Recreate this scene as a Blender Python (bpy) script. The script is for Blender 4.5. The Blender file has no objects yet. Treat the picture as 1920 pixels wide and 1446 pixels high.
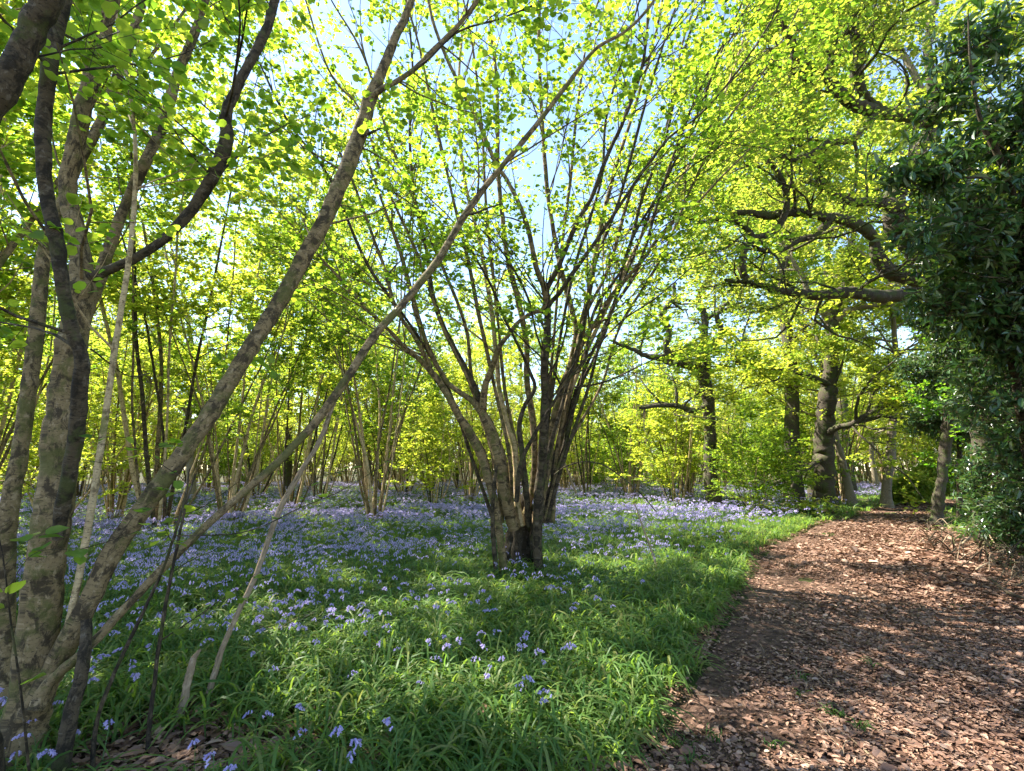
import bpy, math
import numpy as np
from mathutils import Vector, Matrix

SC = bpy.context.scene
COL = SC.collection
R = math.radians

# ------------------------------------------------------------------ camera
FPX = 900.0                      # focal length in pixels of the 1920 px wide photograph
PITCH = R(9.9)
CAM_H = 1.5
cam_d = bpy.data.cameras.new('camera')
cam_d.sensor_width = 36.0
cam_d.lens = FPX / 1920.0 * 36.0
cam_d.clip_start = 0.02
cam_d.clip_end = 2000.0
cam = bpy.data.objects.new('camera', cam_d)
COL.objects.link(cam)
cam.location = (0, 0, CAM_H)
cam.rotation_euler = (R(90) + PITCH, 0, 0)
SC.camera = cam

# ------------------------------------------------------------------ light
SUN_EL = R(52)
SUN_AZ = R(-66)                  # from +Y (view direction) towards the left
world = bpy.data.worlds.new('World')
SC.world = world
world.use_nodes = True
wn = world.node_tree.nodes
wn.clear()
sky = wn.new('ShaderNodeTexSky')
sky.sky_type = 'NISHITA'
sky.sun_disc = False
sky.sun_elevation = SUN_EL
sky.sun_rotation = SUN_AZ
sky.air_density = 1.0
sky.dust_density = 0.2
sky.ozone_density = 0.7
bg = wn.new('ShaderNodeBackground')
bg.inputs['Strength'].default_value = 0.105
wo = wn.new('ShaderNodeOutputWorld')
world.node_tree.links.new(sky.outputs[0], bg.inputs[0])
world.node_tree.links.new(bg.outputs[0], wo.inputs[0])

sun_d = bpy.data.lights.new('sun', 'SUN')
sun_d.energy = 5.0
sun_d.angle = R(0.55)
sun_d.color = (1.0, 0.94, 0.82)
sun = bpy.data.objects.new('sun', sun_d)
COL.objects.link(sun)
SUNDIR = Vector((math.sin(SUN_AZ) * math.cos(SUN_EL), math.cos(SUN_AZ) * math.cos(SUN_EL), math.sin(SUN_EL)))
sun.rotation_euler = SUNDIR.to_track_quat('Z', 'Y').to_euler()
sun.location = (0, 0, 30)

SC.view_settings.view_transform = 'Standard'
SC.view_settings.look = 'None'
SC.view_settings.gamma = 1.0
SC.view_settings.exposure = 2.25
SC.render.engine = 'CYCLES'
cy = SC.cycles
cy.max_bounces = 9
cy.diffuse_bounces = 5
cy.glossy_bounces = 2
cy.transmission_bounces = 6
cy.sample_clamp_indirect = 6.0
cy.use_denoising = True
cy.caustics_reflective = False
cy.caustics_refractive = False

# ------------------------------------------------------------------ helpers
SP, CP = math.sin(PITCH), math.cos(PITCH)
UPZ = np.array([0, 0, 1.0])


def P(px, py, z):
    """photograph pixel at a depth of z metres -> world point"""
    x = (px - 960) / FPX
    y = (723 - py) / FPX
    return np.array([z * x, z * (CP - y * SP), CAM_H + z * (SP + y * CP)])


def G(px, py, h=0.0):
    """photograph pixel -> point on the ground"""
    y = (723 - py) / FPX
    z = (h - CAM_H) / (SP + y * CP)
    return P(px, py, z)


def zdepth(p):
    return p[..., 1] * CP + (p[..., 2] - CAM_H) * SP


def height(x, y):
    x = np.asarray(x, float); y = np.asarray(y, float)
    r = np.hypot(x, y)
    h = 0.030 * np.sin(1.3 * x + 0.7 * y + 1) + 0.025 * np.sin(-0.9 * x + 1.7 * y) + 0.014 * np.sin(3.1 * x + 2.2 * y + 2) \
        + 0.010 * np.sin(4.3 * y - 2.9 * x)
    h = h + 0.12 * np.sin(0.13 * x + 1.0) * np.sin(0.11 * y + 0.3) * np.clip((r - 6) / 15, 0, 1)
    return h


def tag(o, label=None, cat=None, group=None, kind=None):
    if label: o['label'] = label
    if cat: o['category'] = cat
    if group: o['group'] = group
    if kind: o['kind'] = kind
    return o


def link(o, parent=None):
    COL.objects.link(o)
    if parent is not None:
        o.parent = parent
    return o


def make_mesh(name, verts, quads=None, tris=None, mat=None, uv=None, smooth=True):
    verts = np.ascontiguousarray(verts, dtype=np.float32)
    me = bpy.data.meshes.new(name)
    nq = 0 if quads is None else len(quads)
    nt = 0 if tris is None else len(tris)
    idx, tot = [], []
    if nq:
        idx.append(np.asarray(quads).ravel()); tot.append(np.full(nq, 4))
    if nt:
        idx.append(np.asarray(tris).ravel()); tot.append(np.full(nt, 3))
    idx = np.concatenate(idx).astype(np.int32)
    tot = np.concatenate(tot).astype(np.int32)
    start = np.concatenate([[0], np.cumsum(tot)[:-1]]).astype(np.int32)
    me.vertices.add(len(verts)); me.vertices.foreach_set('co', verts.ravel())
    me.loops.add(len(idx)); me.loops.foreach_set('vertex_index', idx)
    me.polygons.add(len(tot)); me.polygons.foreach_set('loop_start', start)
    me.update(calc_edges=True)
    if uv is not None:
        l = me.uv_layers.new(name='UVMap')
        l.data.foreach_set('uv', np.ascontiguousarray(uv[idx], dtype=np.float32).ravel())
    me.polygons.foreach_set('use_smooth', np.full(len(tot), bool(smooth)))
    if mat is not None:
        for m in (mat if isinstance(mat, (list, tuple)) else [mat]):
            me.materials.append(m)
    me.validate()
    return me


def obj(name, me, parent=None, loc=None):
    o = bpy.data.objects.new(name, me)
    if loc is not None:
        o.location = loc
    return link(o, parent)


def empty(name, loc=(0, 0, 0)):
    o = bpy.data.objects.new(name, None)
    o.empty_display_size = 0.2
    o.location = loc
    return link(o)


def norm(v):
    v = np.asarray(v, float)
    n = np.linalg.norm(v, axis=-1, keepdims=True)
    return v / np.maximum(n, 1e-9)


def catmull(ctrl, n):
    c = np.asarray(ctrl, float)
    if len(c) < 3:
        t = np.linspace(0, 1, n)[:, None]
        return c[0] * (1 - t) + c[-1] * t
    p = np.vstack([2 * c[0] - c[1], c, 2 * c[-1] - c[-2]])
    seg = len(c) - 1
    t = np.linspace(0, seg, n)
    i = np.minimum(t.astype(int), seg - 1)
    f = (t - i)[:, None]
    p0, p1, p2, p3 = p[i], p[i + 1], p[i + 2], p[i + 3]
    return 0.5 * ((2 * p1) + (-p0 + p2) * f + (2 * p0 - 5 * p1 + 4 * p2 - p3) * f ** 2 + (-p0 + 3 * p1 - 3 * p2 + p3) * f ** 3)


def tubes(polys, sides=6, rough=0.0, rng=None):
    """polys: list of (pts Nx3, radii N). Returns verts, quads, uvs (u, v in metres)."""
    V, Q, U = [], [], []
    base = 0
    groups = {}
    for pts, rad in polys:
        groups.setdefault(len(pts), []).append((pts, rad))
    ang = np.linspace(0, 2 * np.pi, sides, endpoint=False)
    for n, lst in groups.items():
        pts = np.stack([a for a, _ in lst]); rad = np.stack([b for _, b in lst])
        B = len(lst)
        tan = np.empty_like(pts)
        tan[:, 1:-1] = pts[:, 2:] - pts[:, :-2]
        tan[:, 0] = pts[:, 1] - pts[:, 0]; tan[:, -1] = pts[:, -1] - pts[:, -2]
        tan = norm(tan)
        ref = norm(np.cross(tan[:, 0], np.where(np.abs(tan[:, 0, 2:3]) > 0.9, [[1.0, 0, 0]], [[0, 0, 1.0]])))
        n1 = np.empty_like(pts)
        cur = ref
        for k in range(n):
            cur = norm(cur - (cur * tan[:, k]).sum(-1, keepdims=True) * tan[:, k])
            n1[:, k] = cur
        n2 = np.cross(tan, n1)
        rr = rad[:, :, None] * np.ones(sides)[None, None]
        if rough and rng is not None:
            ph = rng.uniform(0, 6.28, (B, 1, 1)); ph2 = rng.uniform(0, 6.28, (B, 1, 1))
            ks = np.arange(n)[None, :, None]
            rr = rr * (1 + rough * np.sin(3 * ang + ph + ks * 0.35) + rough * 0.7 * np.sin(5 * ang + ph2 - ks * 0.6)
                       + rough * 0.8 * rng.standard_normal((B, n, sides)) * 0.6)
        ring = pts[:, :, None] + rr[..., None] * (np.cos(ang)[None, None, :, None] * n1[:, :, None] + np.sin(ang)[None, None, :, None] * n2[:, :, None])
        V.append(ring.reshape(-1, 3))
        ln = np.concatenate([np.zeros((B, 1)), np.cumsum(np.linalg.norm(np.diff(pts, axis=1), axis=-1), axis=1)], axis=1)
        uu = np.broadcast_to((np.abs(np.linspace(-1, 1, sides)) * np.pi)[None, None], (B, n, sides)) * rad[:, :1, None] * 1.0
        vv = np.broadcast_to(ln[:, :, None] + rng.uniform(0, 50, (B, 1, 1)) if rng is not None else ln[:, :, None], (B, n, sides))
        U.append(np.stack([uu, vv], -1).reshape(-1, 2))
        b = (np.arange(B) * n * sides)[:, None, None] + (np.arange(n - 1) * sides)[None, :, None] + base
        a0 = b + np.arange(sides)[None, None]
        a1 = b + np.roll(np.arange(sides), -1)[None, None]
        Q.append(np.stack([a0, a1, a1 + sides, a0 + sides], -1).reshape(-1, 4))
        base += B * n * sides
    return np.concatenate(V), np.concatenate(Q), np.concatenate(U)


def merge(parts):
    V, Q, U = [], [], []
    b = 0
    for v, q, u in parts:
        V.append(v); Q.append(q + b); U.append(u); b += len(v)
    return np.concatenate(V), np.concatenate(Q), np.concatenate(U)


LEAF = dict(
    hazel=(np.array([[0, 0, 0], [.10, .30, .05], [.36, .47, .07], [.68, .40, .05], [1, 0, -.10], [.68, -.40, .05], [.36, -.47, .07], [.10, -.30, .05],
                     [.36, 0, 0], [.68, 0, -.02]]),
           np.array([[0, 8, 2, 1], [8, 9, 3, 2], [0, 7, 6, 8], [8, 6, 5, 9]]), np.array([[9, 4, 3], [9, 5, 4]])),
    simple=(np.array([[0, 0, 0], [.28, .42, .07], [.70, .36, .04], [1, 0, -.08], [.70, -.36, .04], [.28, -.42, .07]]),
            np.array([[0, 3, 2, 1], [0, 5, 4, 3]]), None),
    long=(np.array([[0, 0, 0], [.30, .46, .10], [.68, .42, .06], [1, 0, -.10], [.68, -.42, .06], [.30, -.46, .10]]),
          np.array([[0, 3, 2, 1], [0, 5, 4, 3]]), None),
    quad=(np.array([[0, 0, 0], [.45, .40, .06], [1, 0, -.06], [.45, -.40, .06]]),
          None, np.array([[0, 2, 1], [0, 3, 2]])),
)


def leaves_mesh(name, pos, axis, nor, length, ratio, kind, mat):
    T, q, t = LEAF[kind]
    axis = norm(axis)
    nor = norm(nor - (nor * axis).sum(-1, keepdims=True) * axis)
    side = np.cross(nor, axis)
    L = np.asarray(length)[:, None, None]
    v = pos[:, None] + L * (T[None, :, 0:1] * axis[:, None] + T[None, :, 1:2] * ratio * side[:, None] + T[None, :, 2:3] * nor[:, None])
    k = len(T); off = (np.arange(len(pos)) * k)[:, None, None]
    quads = None if q is None else (q[None] + off).reshape(-1, 4)
    tris = None if t is None else (t[None] + off).reshape(-1, 3)
    return make_mesh(name, v.reshape(-1, 3), quads, tris, mat, smooth=False)


# ------------------------------------------------------------------ materials
def new_mat(name):
    m = bpy.data.materials.new(name)
    m.use_nodes = True
    m.node_tree.nodes.clear()
    return m, m.node_tree.nodes, m.node_tree.links


def ramp(n, l, fac, stops):
    r = n.new('ShaderNodeValToRGB')
    e = r.color_ramp.elements
    while len(e) > 1:
        e.remove(e[-1])
    e[0].position, e[0].color = stops[0][0], (*stops[0][1], 1)
    for p, c in stops[1:]:
        x = e.new(p); x.color = (*c, 1)
    l.new(fac, r.inputs[0])
    return r.outputs[0]


def leaf_mat(name, refl, trans, rough=0.5, tw=0.5, spec=0.3, per_island=True):
    """refl / trans: lists of colours a leaf can take"""
    m, n, l = new_mat(name)
    g = n.new('ShaderNodeNewGeometry')
    fac = g.outputs['Random Per Island']
    k = len(refl)
    c1 = ramp(n, l, fac, [(i / max(1, k - 1), c) for i, c in enumerate(refl)])
    c2 = ramp(n, l, fac, [(i / max(1, k - 1), c) for i, c in enumerate(trans)])
    b = n.new('ShaderNodeBsdfPrincipled')
    l.new(c1, b.inputs['Base Color'])
    b.inputs['Roughness'].default_value = rough
    b.inputs['Specular IOR Level'].default_value = spec
    t = n.new('ShaderNodeBsdfTranslucent')
    l.new(c2, t.inputs['Color'])
    mx = n.new('ShaderNodeMixShader')
    mx.inputs[0].default_value = tw
    l.new(b.outputs[0], mx.inputs[1]); l.new(t.outputs[0], mx.inputs[2])
    o = n.new('ShaderNodeOutputMaterial')
    l.new(mx.outputs[0], o.inputs[0])
    return m


def noise(n, l, vec, scale, detail=4, rough=0.55, dist=0.0):
    t = n.new('ShaderNodeTexNoise')
    t.inputs['Scale'].default_value = scale
    t.inputs['Detail'].default_value = detail
    t.inputs['Roughness'].default_value = rough
    t.inputs['Distortion'].default_value = dist
    if vec is not None:
        l.new(vec, t.inputs['Vector'])
    return t.outputs['Fac']


def mixc(n, l, fac, a, b, mode='MIX'):
    m = n.new('ShaderNodeMix'); m.data_type = 'RGBA'; m.blend_type = mode
    if isinstance(fac, float): m.inputs['Factor'].default_value = fac
    else: l.new(fac, m.inputs['Factor'])
    for s, v in ((6, a), (7, b)):
        if isinstance(v, tuple): m.inputs[s].default_value = (*v, 1)
        else: l.new(v, m.inputs[s])
    return m.outputs[2]


def bark_mat(name, pale, dark, moss, moss_amt=0.4, bands=True, su=22.0, sv=60.0, dark_amt=0.5, bump=0.5):
    m, n, l = new_mat(name)
    tc = n.new('ShaderNodeTexCoord')
    def uvn(a_, b_, det, ro, di):
        mp = n.new('ShaderNodeMapping'); mp.inputs['Scale'].default_value = (a_, b_, 1)
        l.new(tc.outputs['UV'], mp.inputs[0])
        return noise(n, l, mp.outputs[0], 1.0, det, ro, di)
    band = uvn(su, sv, 4, 0.6, 0.3)
    lent = uvn(su * 1.6, sv * 2.0, 2, 0.5, 0.0)
    patch = uvn(13, 11, 6, 0.7, 0.5)
    lich = uvn(24, 20, 5, 0.7, 0.3)
    fine = noise(n, l, tc.outputs['Object'], 130.0, 3, 0.7)
    mid_ = tuple(0.62 * a + 0.38 * b_ for a, b_ in zip(pale, dark))
    c = ramp(n, l, band, [(0.30, mid_), (0.50, pale), (0.75, tuple(min(1, 1.18 * a) for a in pale))])
    c = mixc(n, l, ramp(n, l, lich, [(0.56, (0, 0, 0)), (0.60, (.75, .75, .75))]), c, tuple(min(.8, 1.35 * a + .04) for a in pale))
    c = mixc(n, l, ramp(n, l, lent, [(0.33, (.85, .85, .85)), (0.38, (0, 0, 0))]), c, dark)
    e0 = 0.60 - 0.12 * dark_amt
    c = mixc(n, l, ramp(n, l, patch, [(e0, (0, 0, 0)), (e0 + 0.09, (.85, .85, .85))]), c, mixc(n, l, fine, dark, tuple(2.4 * a for a in dark)))
    big = noise(n, l, tc.outputs['Object'], 5.0, 6, 0.7)
    mf = ramp(n, l, big, [(0.64 - 0.25 * moss_amt, (0, 0, 0)), (0.70 - 0.2 * moss_amt, (.8, .8, .8))])
    c = mixc(n, l, mf, c, mixc(n, l, fine, moss, tuple(2.4 * a for a in moss)))
    b = n.new('ShaderNodeBsdfPrincipled')
    l.new(c, b.inputs['Base Color'])
    b.inputs['Roughness'].default_value = 0.85
    b.inputs['Specular IOR Level'].default_value = 0.2
    bp = n.new('ShaderNodeBump'); bp.inputs['Strength'].default_value = bump; bp.inputs['Distance'].default_value = 0.012
    ad = n.new('ShaderNodeMath'); ad.operation = 'ADD'
    l.new(band, ad.inputs[0]); l.new(fine, ad.inputs[1])
    l.new(ad.outputs[0], bp.inputs['Height'])
    l.new(bp.outputs[0], b.inputs['Normal'])
    o = n.new('ShaderNodeOutputMaterial'); l.new(b.outputs[0], o.inputs[0])
    return m


HAZEL_R = [(.06, .13, .018), (.10, .18, .024), (.15, .21, .03), (.08, .16, .02)]
HAZEL_T = [(.20, .40, .025), (.40, .58, .035), (.62, .72, .055), (.28, .48, .03)]
M_HAZEL = leaf_mat('hazel_leaf', HAZEL_R, HAZEL_T, 0.5, 0.55)
M_DEEP = leaf_mat('hazel_leaf_green', [(.045, .13, .012), (.07, .17, .02), (.10, .20, .02)], [(.16, .42, .015), (.24, .50, .02), (.36, .55, .03)], 0.5, 0.52)
M_YEL = leaf_mat('spring_leaf_yellow', [(.14, .22, .02), (.18, .26, .03), (.22, .25, .04)], [(.42, .58, .04), (.64, .72, .055), (.76, .72, .09)], 0.55, 0.55)
M_OAK = leaf_mat('oak_leaf', [(.09, .17, .02), (.13, .20, .02), (.19, .20, .03)], [(.24, .42, .03), (.44, .56, .05), (.62, .60, .09)], 0.5, 0.5)
M_RHODO = leaf_mat('evergreen_leaf', [(.02, .05, .018), (.03, .075, .025), (.045, .10, .03), (.07, .10, .03)], [(.05, .14, .02), (.08, .20, .02), (.14, .28, .03), (.26, .36, .04)], 0.32, 0.24, 0.6)
M_BLADE = leaf_mat('bluebell_blade', [(.035, .085, .022), (.055, .12, .026), (.08, .15, .035), (.10, .17, .04), (.17, .18, .06)], [(.18, .36, .04), (.26, .44, .04), (.38, .52, .06), (.30, .46, .05), (.40, .42, .10)], 0.48, 0.42, 0.25)
M_PETAL = leaf_mat('bluebell_petal', [(.30, .25, .54), (.44, .38, .68), (.56, .49, .76), (.36, .32, .60)], [(.48, .40, .66), (.56, .48, .74), (.66, .58, .80), (.52, .47, .70)], 0.55, 0.4, 0.15)
M_STALK = leaf_mat('bluebell_stalk', [(.06, .13, .04), (.08, .16, .05)], [(.10, .25, .05), (.10, .25, .05)], 0.5, 0.2)
M_LITTER = leaf_mat('fallen_leaf', [(.045, .021, .012), (.12, .060, .038), (.21, .115, .075), (.32, .19, .13), (.15, .078, .05), (.42, .28, .20)],
                    [(.05, .03, .01), (.10, .05, .02), (.16, .09, .04), (.20, .12, .06), (.14, .07, .03), (.2, .12, .06)], 0.6, 0.12, 0.3)
M_BARK = bark_mat('hazel_bark', (.21, .148, .075), (.018, .013, .008), (.055, .054, .015), 0.5, dark_amt=1.0)
M_BARKD = bark_mat('hazel_bark_dark', (.075, .055, .034), (.009, .007, .005), (.035, .038, .012), 0.4, dark_amt=1.1)
M_BARKW = bark_mat('hazel_bark_warm', (.46, .34, .19), (.08, .055, .03), (.08, .080, .018), 0.4, dark_amt=0.7)
M_OAKB = bark_mat('oak_bark', (.07, .056, .040), (.014, .011, .008), (.035, .045, .012), 0.6, su=60, sv=14, dark_amt=0.5, bump=0.9)
M_OAKP = bark_mat('pale_trunk_bark', (.20, .165, .115), (.05, .040, .028), (.05, .06, .02), 0.2, su=40, sv=12, dark_amt=0.2, bump=0.8)
M_DEAD = bark_mat('dead_wood', (.27, .20, .13), (.08, .055, .035), (.05, .05, .02), 0.1, su=60, sv=8, dark_amt=0.1)

m, n, l = new_mat('forest_floor')
tc = n.new('ShaderNodeTexCoord')
f1 = noise(n, l, tc.outputs['Object'], 22.0, 6, 0.7)
f2 = noise(n, l, tc.outputs['Object'], 1.1, 4, 0.6)
f3 = noise(n, l, tc.outputs['Object'], 90.0, 3, 0.7)
c = ramp(n, l, f1, [(0.25, (.018, .012, .008)), (0.5, (.06, .036, .022)), (0.62, (.13, .08, .05)), (0.8, (.24, .16, .11))])
c = mixc(n, l, f3, c, mixc(n, l, 0.6, c, (.02, .012, .008)))
gr = ramp(n, l, f2, [(0.45, (0, 0, 0)), (0.6, (1, 1, 1))])
m_floor = m
M_FLOOR = m
c = mixc(n, l, gr, c, mixc(n, l, f1, (.02, .035, .008), (.06, .10, .02)))
b = n.new('ShaderNodeBsdfPrincipled'); l.new(c, b.inputs['Base Color']); b.inputs['Roughness'].default_value = 0.95
b.inputs['Specular IOR Level'].default_value = 0.1
bp = n.new('ShaderNodeBump'); bp.inputs['Strength'].default_value = 0.8; bp.inputs['Distance'].default_value = 0.03
l.new(f1, bp.inputs['Height']); l.new(bp.outputs[0], b.inputs['Normal'])
o = n.new('ShaderNodeOutputMaterial'); l.new(b.outputs[0], o.inputs[0])

m, n, l = new_mat('path_mulch')
tc = n.new('ShaderNodeTexCoord')
vo = n.new('ShaderNodeTexVoronoi'); vo.inputs['Scale'].default_value = 26.0; l.new(tc.outputs['Object'], vo.inputs['Vector'])
f1 = noise(n, l, tc.outputs['Object'], 34.0, 6, 0.7, 0.8)
f2 = noise(n, l, tc.outputs['Object'], 1.4, 4, 0.6)
c = ramp(n, l, f1, [(0.3, (.022, .013, .009)), (0.5, (.085, .048, .032)), (0.62, (.16, .095, .065)), (0.78, (.30, .19, .14))])
sv = n.new('ShaderNodeSeparateColor'); l.new(vo.outputs['Color'], sv.inputs[0])
c2 = ramp(n, l, sv.outputs[0], [(0.1, (.05, .028, .018)), (0.5, (.14, .08, .055)), (0.9, (.26, .16, .11))])
c = mixc(n, l, 0.5, c, c2)
c = mixc(n, l, ramp(n, l, f2, [(0.4, (0, 0, 0)), (0.65, (.6, .6, .6))]), c, mixc(n, l, 0.5, c, (.03, .02, .014)))
b = n.new('ShaderNodeBsdfPrincipled'); l.new(c, b.inputs['Base Color']); b.inputs['Roughness'].default_value = 0.9
b.inputs['Specular IOR Level'].default_value = 0.15
bp = n.new('ShaderNodeBump'); bp.inputs['Strength'].default_value = 1.0; bp.inputs['Distance'].default_value = 0.03
l.new(f1, bp.inputs['Height']); l.new(bp.outputs[0], b.inputs['Normal'])
o = n.new('ShaderNodeOutputMaterial'); l.new(b.outputs[0], o.inputs[0])
M_PATH = m

# ------------------------------------------------------------------ ground and path
def axis_lines(lo, hi, n, p=2.2):
    t = np.linspace(-1, 1, n)
    s = np.sign(t) * np.abs(t) ** p
    return np.where(s < 0, -s * lo, s * hi)


gx = axis_lines(-400, 400, 241, 2.6)
gy = axis_lines(-60, 700, 261, 2.6) + 2
X, Y = np.meshgrid(gx, gy)
V = np.stack([X, Y, height(X, Y)], -1).reshape(-1, 3)
ny, nx = X.shape
ii = (np.arange(ny - 1)[:, None] * nx + np.arange(nx - 1)[None]).ravel()
Q = np.stack([ii, ii + 1, ii + 1 + nx, ii + nx], -1)
o = obj('ground', make_mesh('ground', V, Q, mat=M_FLOOR))
tag(o, kind='structure')

path_px = [  # left edge px, right edge px at the same ground row
    ((1130, 1560), (2900, 1560)), ((1200, 1400), (2500, 1400)), ((1270, 1300), (2260, 1300)), ((1350, 1185), (2020, 1185)),
    ((1400, 1095), (1900, 1095)), ((1425, 1045), (1812, 1045)), ((1505, 1003), (1765, 1003)), ((1590, 978), (1735, 978)),
    ((1640, 960), (1742, 960)), ((1690, 948), (1790, 948)), ((1780, 938), (1900, 938))]
LE = np.array([G(*a)[:2] for a, b_ in path_px]); RE = np.array([G(*b_)[:2] for a, b_ in path_px])
LE = np.vstack([[LE[0] + (-0.5, -5)], LE]); RE = np.vstack([[RE[0] + (0.5, -5)], RE])
NPTH = 110
LEs = catmull(np.c_[LE, np.zeros(len(LE))], NPTH)[:, :2]; REs = catmull(np.c_[RE, np.zeros(len(RE))], NPTH)[:, :2]
tt = np.linspace(0, 1, 26)[None, :, None]
rngp = np.random.default_rng(5)
wig = 0.06 * np.sin(np.arange(NPTH) * 1.7)[:, None] + 0.05 * np.sin(np.arange(NPTH) * 0.6 + 1)[:, None]
PP = (LEs + wig)[:, None] * (1 - tt) + REs[:, None] * tt
ph = height(PP[..., 0], PP[..., 1]) + 0.012
ph[:, 0] -= 0.02; ph[:, -1] -= 0.02
V = np.concatenate([PP, ph[..., None]], -1).reshape(-1, 3)
ii = (np.arange(NPTH - 1)[:, None] * 26 + np.arange(25)[None]).ravel()
Q = np.stack([ii, ii + 1, ii + 27, ii + 26], -1)
o = obj('path', make_mesh('path', V, Q, mat=M_PATH))
tag(o, kind='structure')


def path_side(x, y):
    """signed distance-like value: >0 left of the path's left edge, <0 on or right of it; second value the same for the right edge"""
    x = np.asarray(x, float); y = np.asarray(y, float)
    le = np.interp(y, LEs[:, 1], LEs[:, 0]); re = np.interp(y, REs[:, 1], REs[:, 0])
    return le - x, x - re


# ------------------------------------------------------------------ plants: branching
def rot_dir(d, ang, rng):
    a = norm(np.cross(d, rng.standard_normal(3)))
    return norm(d * math.cos(ang) + a * math.sin(ang))


def walk(rng, s, d, L, n, wob, up, lim=None):
    pts = np.empty((n, 3)); pts[0] = s
    st = L / (n - 1)
    d = np.array(d, float)
    for k in range(1, n):
        d = d + rng.standard_normal(3) * wob
        d[2] += up
        d /= math.sqrt(d @ d)
        pts[k] = pts[k - 1] + d * st
    return pts


def along(pts, t):
    """point, tangent at parameter t of a polyline"""
    n = len(pts) - 1
    f = t * n; i = min(int(f), n - 1); u = f - i
    return pts[i] * (1 - u) + pts[i + 1] * u, norm(pts[i + 1] - pts[i])


BCAP = .008


def ramify(rng, pts, rad, spec, lvl, wood, tips):
    """spec[lvl] = (count, t0, L, n, angle, wobble, up, flat, rscale)"""
    if lvl >= len(spec):
        return
    cnt, t0, L, n, ang, wob, up, flat = spec[lvl]
    cnt = rng.poisson(cnt) if cnt > 3 else max(1, int(round(cnt + rng.uniform(-.5, .5))))
    for _ in range(cnt):
        t = t0 + (1 - t0) * rng.uniform() ** 0.85
        p, d = along(pts, t)
        nd = rot_dir(d, ang * rng.uniform(.6, 1.3), rng)
        nd[2] *= flat
        nd = norm(nd)
        r0 = np.interp(t, np.linspace(0, 1, len(rad)), rad) * rng.uniform(.35, .6)
        LL = L * rng.uniform(.55, 1.35) * (1.15 - 0.5 * t)
        r0 = min(r0, LL * (BCAP if L < 2.2 else .03))
        q = walk(rng, p, nd, LL, n, wob, up)
        rr = np.linspace(max(r0, 0.0015), max(r0 * 0.3, 0.0012), n)
        wood.append((q, rr, lvl))
        if lvl == len(spec) - 1:
            tips.append(q)
        ramify(rng, q, rr, spec, lvl + 1, wood, tips)


def leaves_on(rng, tips, per, size, up_bias=0.9, jitter=0.45, spread=0.03, droop=0.0):
    P_, A_, = [], []
    T = {}
    for q in tips:
        T.setdefault(len(q), []).append(q)
    for k, lst in T.items():
        q = np.stack(lst); B = len(q)
        t = rng.uniform(0.12, 1.0, (B, per)); f = t * (k - 1); i = np.minimum(f.astype(int), k - 2); u = (f - i)[..., None]
        bi = np.arange(B)[:, None]
        pos = q[bi, i] * (1 - u) + q[bi, i + 1] * u
        d = norm(q[bi, i + 1] - q[bi, i])
        s = norm(np.cross(d, UPZ)) * np.where(rng.uniform(size=(B, per)) < .5, -1, 1)[..., None]
        ax = norm(d * rng.uniform(.2, 1.0, (B, per))[..., None] + s + rng.normal(0, .3, (B, per, 3)))
        ax[..., 2] -= droop
        P_.append((pos + ax * rng.uniform(0, spread, (B, per))[..., None]).reshape(-1, 3)); A_.append(ax.reshape(-1, 3))
    pos = np.concatenate(P_); ax = np.concatenate(A_)
    nor = np.array([0, 0, up_bias]) + rng.normal(0, jitter, pos.shape)
    ln = size * rng.uniform(.45, 1.3, len(pos))
    return pos, ax, nor, ln


def wood_mesh(name, rng, wood, mat, sides=(7, 5, 4, 3, 3)):
    by = {}
    for w in wood:
        lv = w[2] if len(w) > 2 else 0
        by.setdefault(sides[min(lv, len(sides) - 1)], []).append(w[:2])
    v, q, u = merge([tubes(ws, s, rng=rng) for s, ws in by.items()])
    return make_mesh(name, v, q, mat=mat, uv=u)


def px_stem(ctrl, n=None, sub=9, slant=True):
    """ctrl: (px, py, width px, depth) -> smooth polyline with radii"""
    pts = np.array([P(a, b, z) for a, b, w, z in ctrl])
    rad = np.array([w / 2 / FPX * z for a, b, w, z in ctrl])
    # widths were read along the picture's rows: turn them into true thickness (slant of the stem, obliqueness of the ray)
    ab = np.array([(a, b) for a, b, w, z in ctrl], float)
    tg = np.gradient(ab, axis=0)
    if slant: rad = rad * np.clip(np.abs(tg[:, 1]) / np.maximum(np.hypot(tg[:, 0], tg[:, 1]), 1e-6), .62, 1)
    rad = rad / np.sqrt(1 + ((ab[:, 0] - 960) / FPX) ** 2) ** 1.2
    n = n or (len(ctrl) - 1) * sub + 1
    c = catmull(np.c_[pts, ][:, :3], n)
    t = np.linspace(0, len(ctrl) - 1, n)
    r = np.interp(t, np.arange(len(ctrl)), rad)
    return c, r


def knobby(rng, pts, rad, amt=0.06, sway=0.0):
    n = len(rad)
    m_ = max(3, n // 4)
    r = rad * (1 + amt * np.interp(np.linspace(0, 1, n), np.linspace(0, 1, m_), rng.standard_normal(m_)) + amt * .25 * rng.standard_normal(n))
    k = rng.integers(1, n, max(1, n // 12))
    r[k] *= 1.10
    if sway:
        pts = pts + np.cumsum(rng.standard_normal((n, 3)), 0) * sway * rad[:, None].mean()
    return pts, r


# ------------------------------------------------------------------ near left hazel
def pxlist(s):
    return [tuple(float(v) for v in q.split(',')) for q in s.split()]


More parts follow.
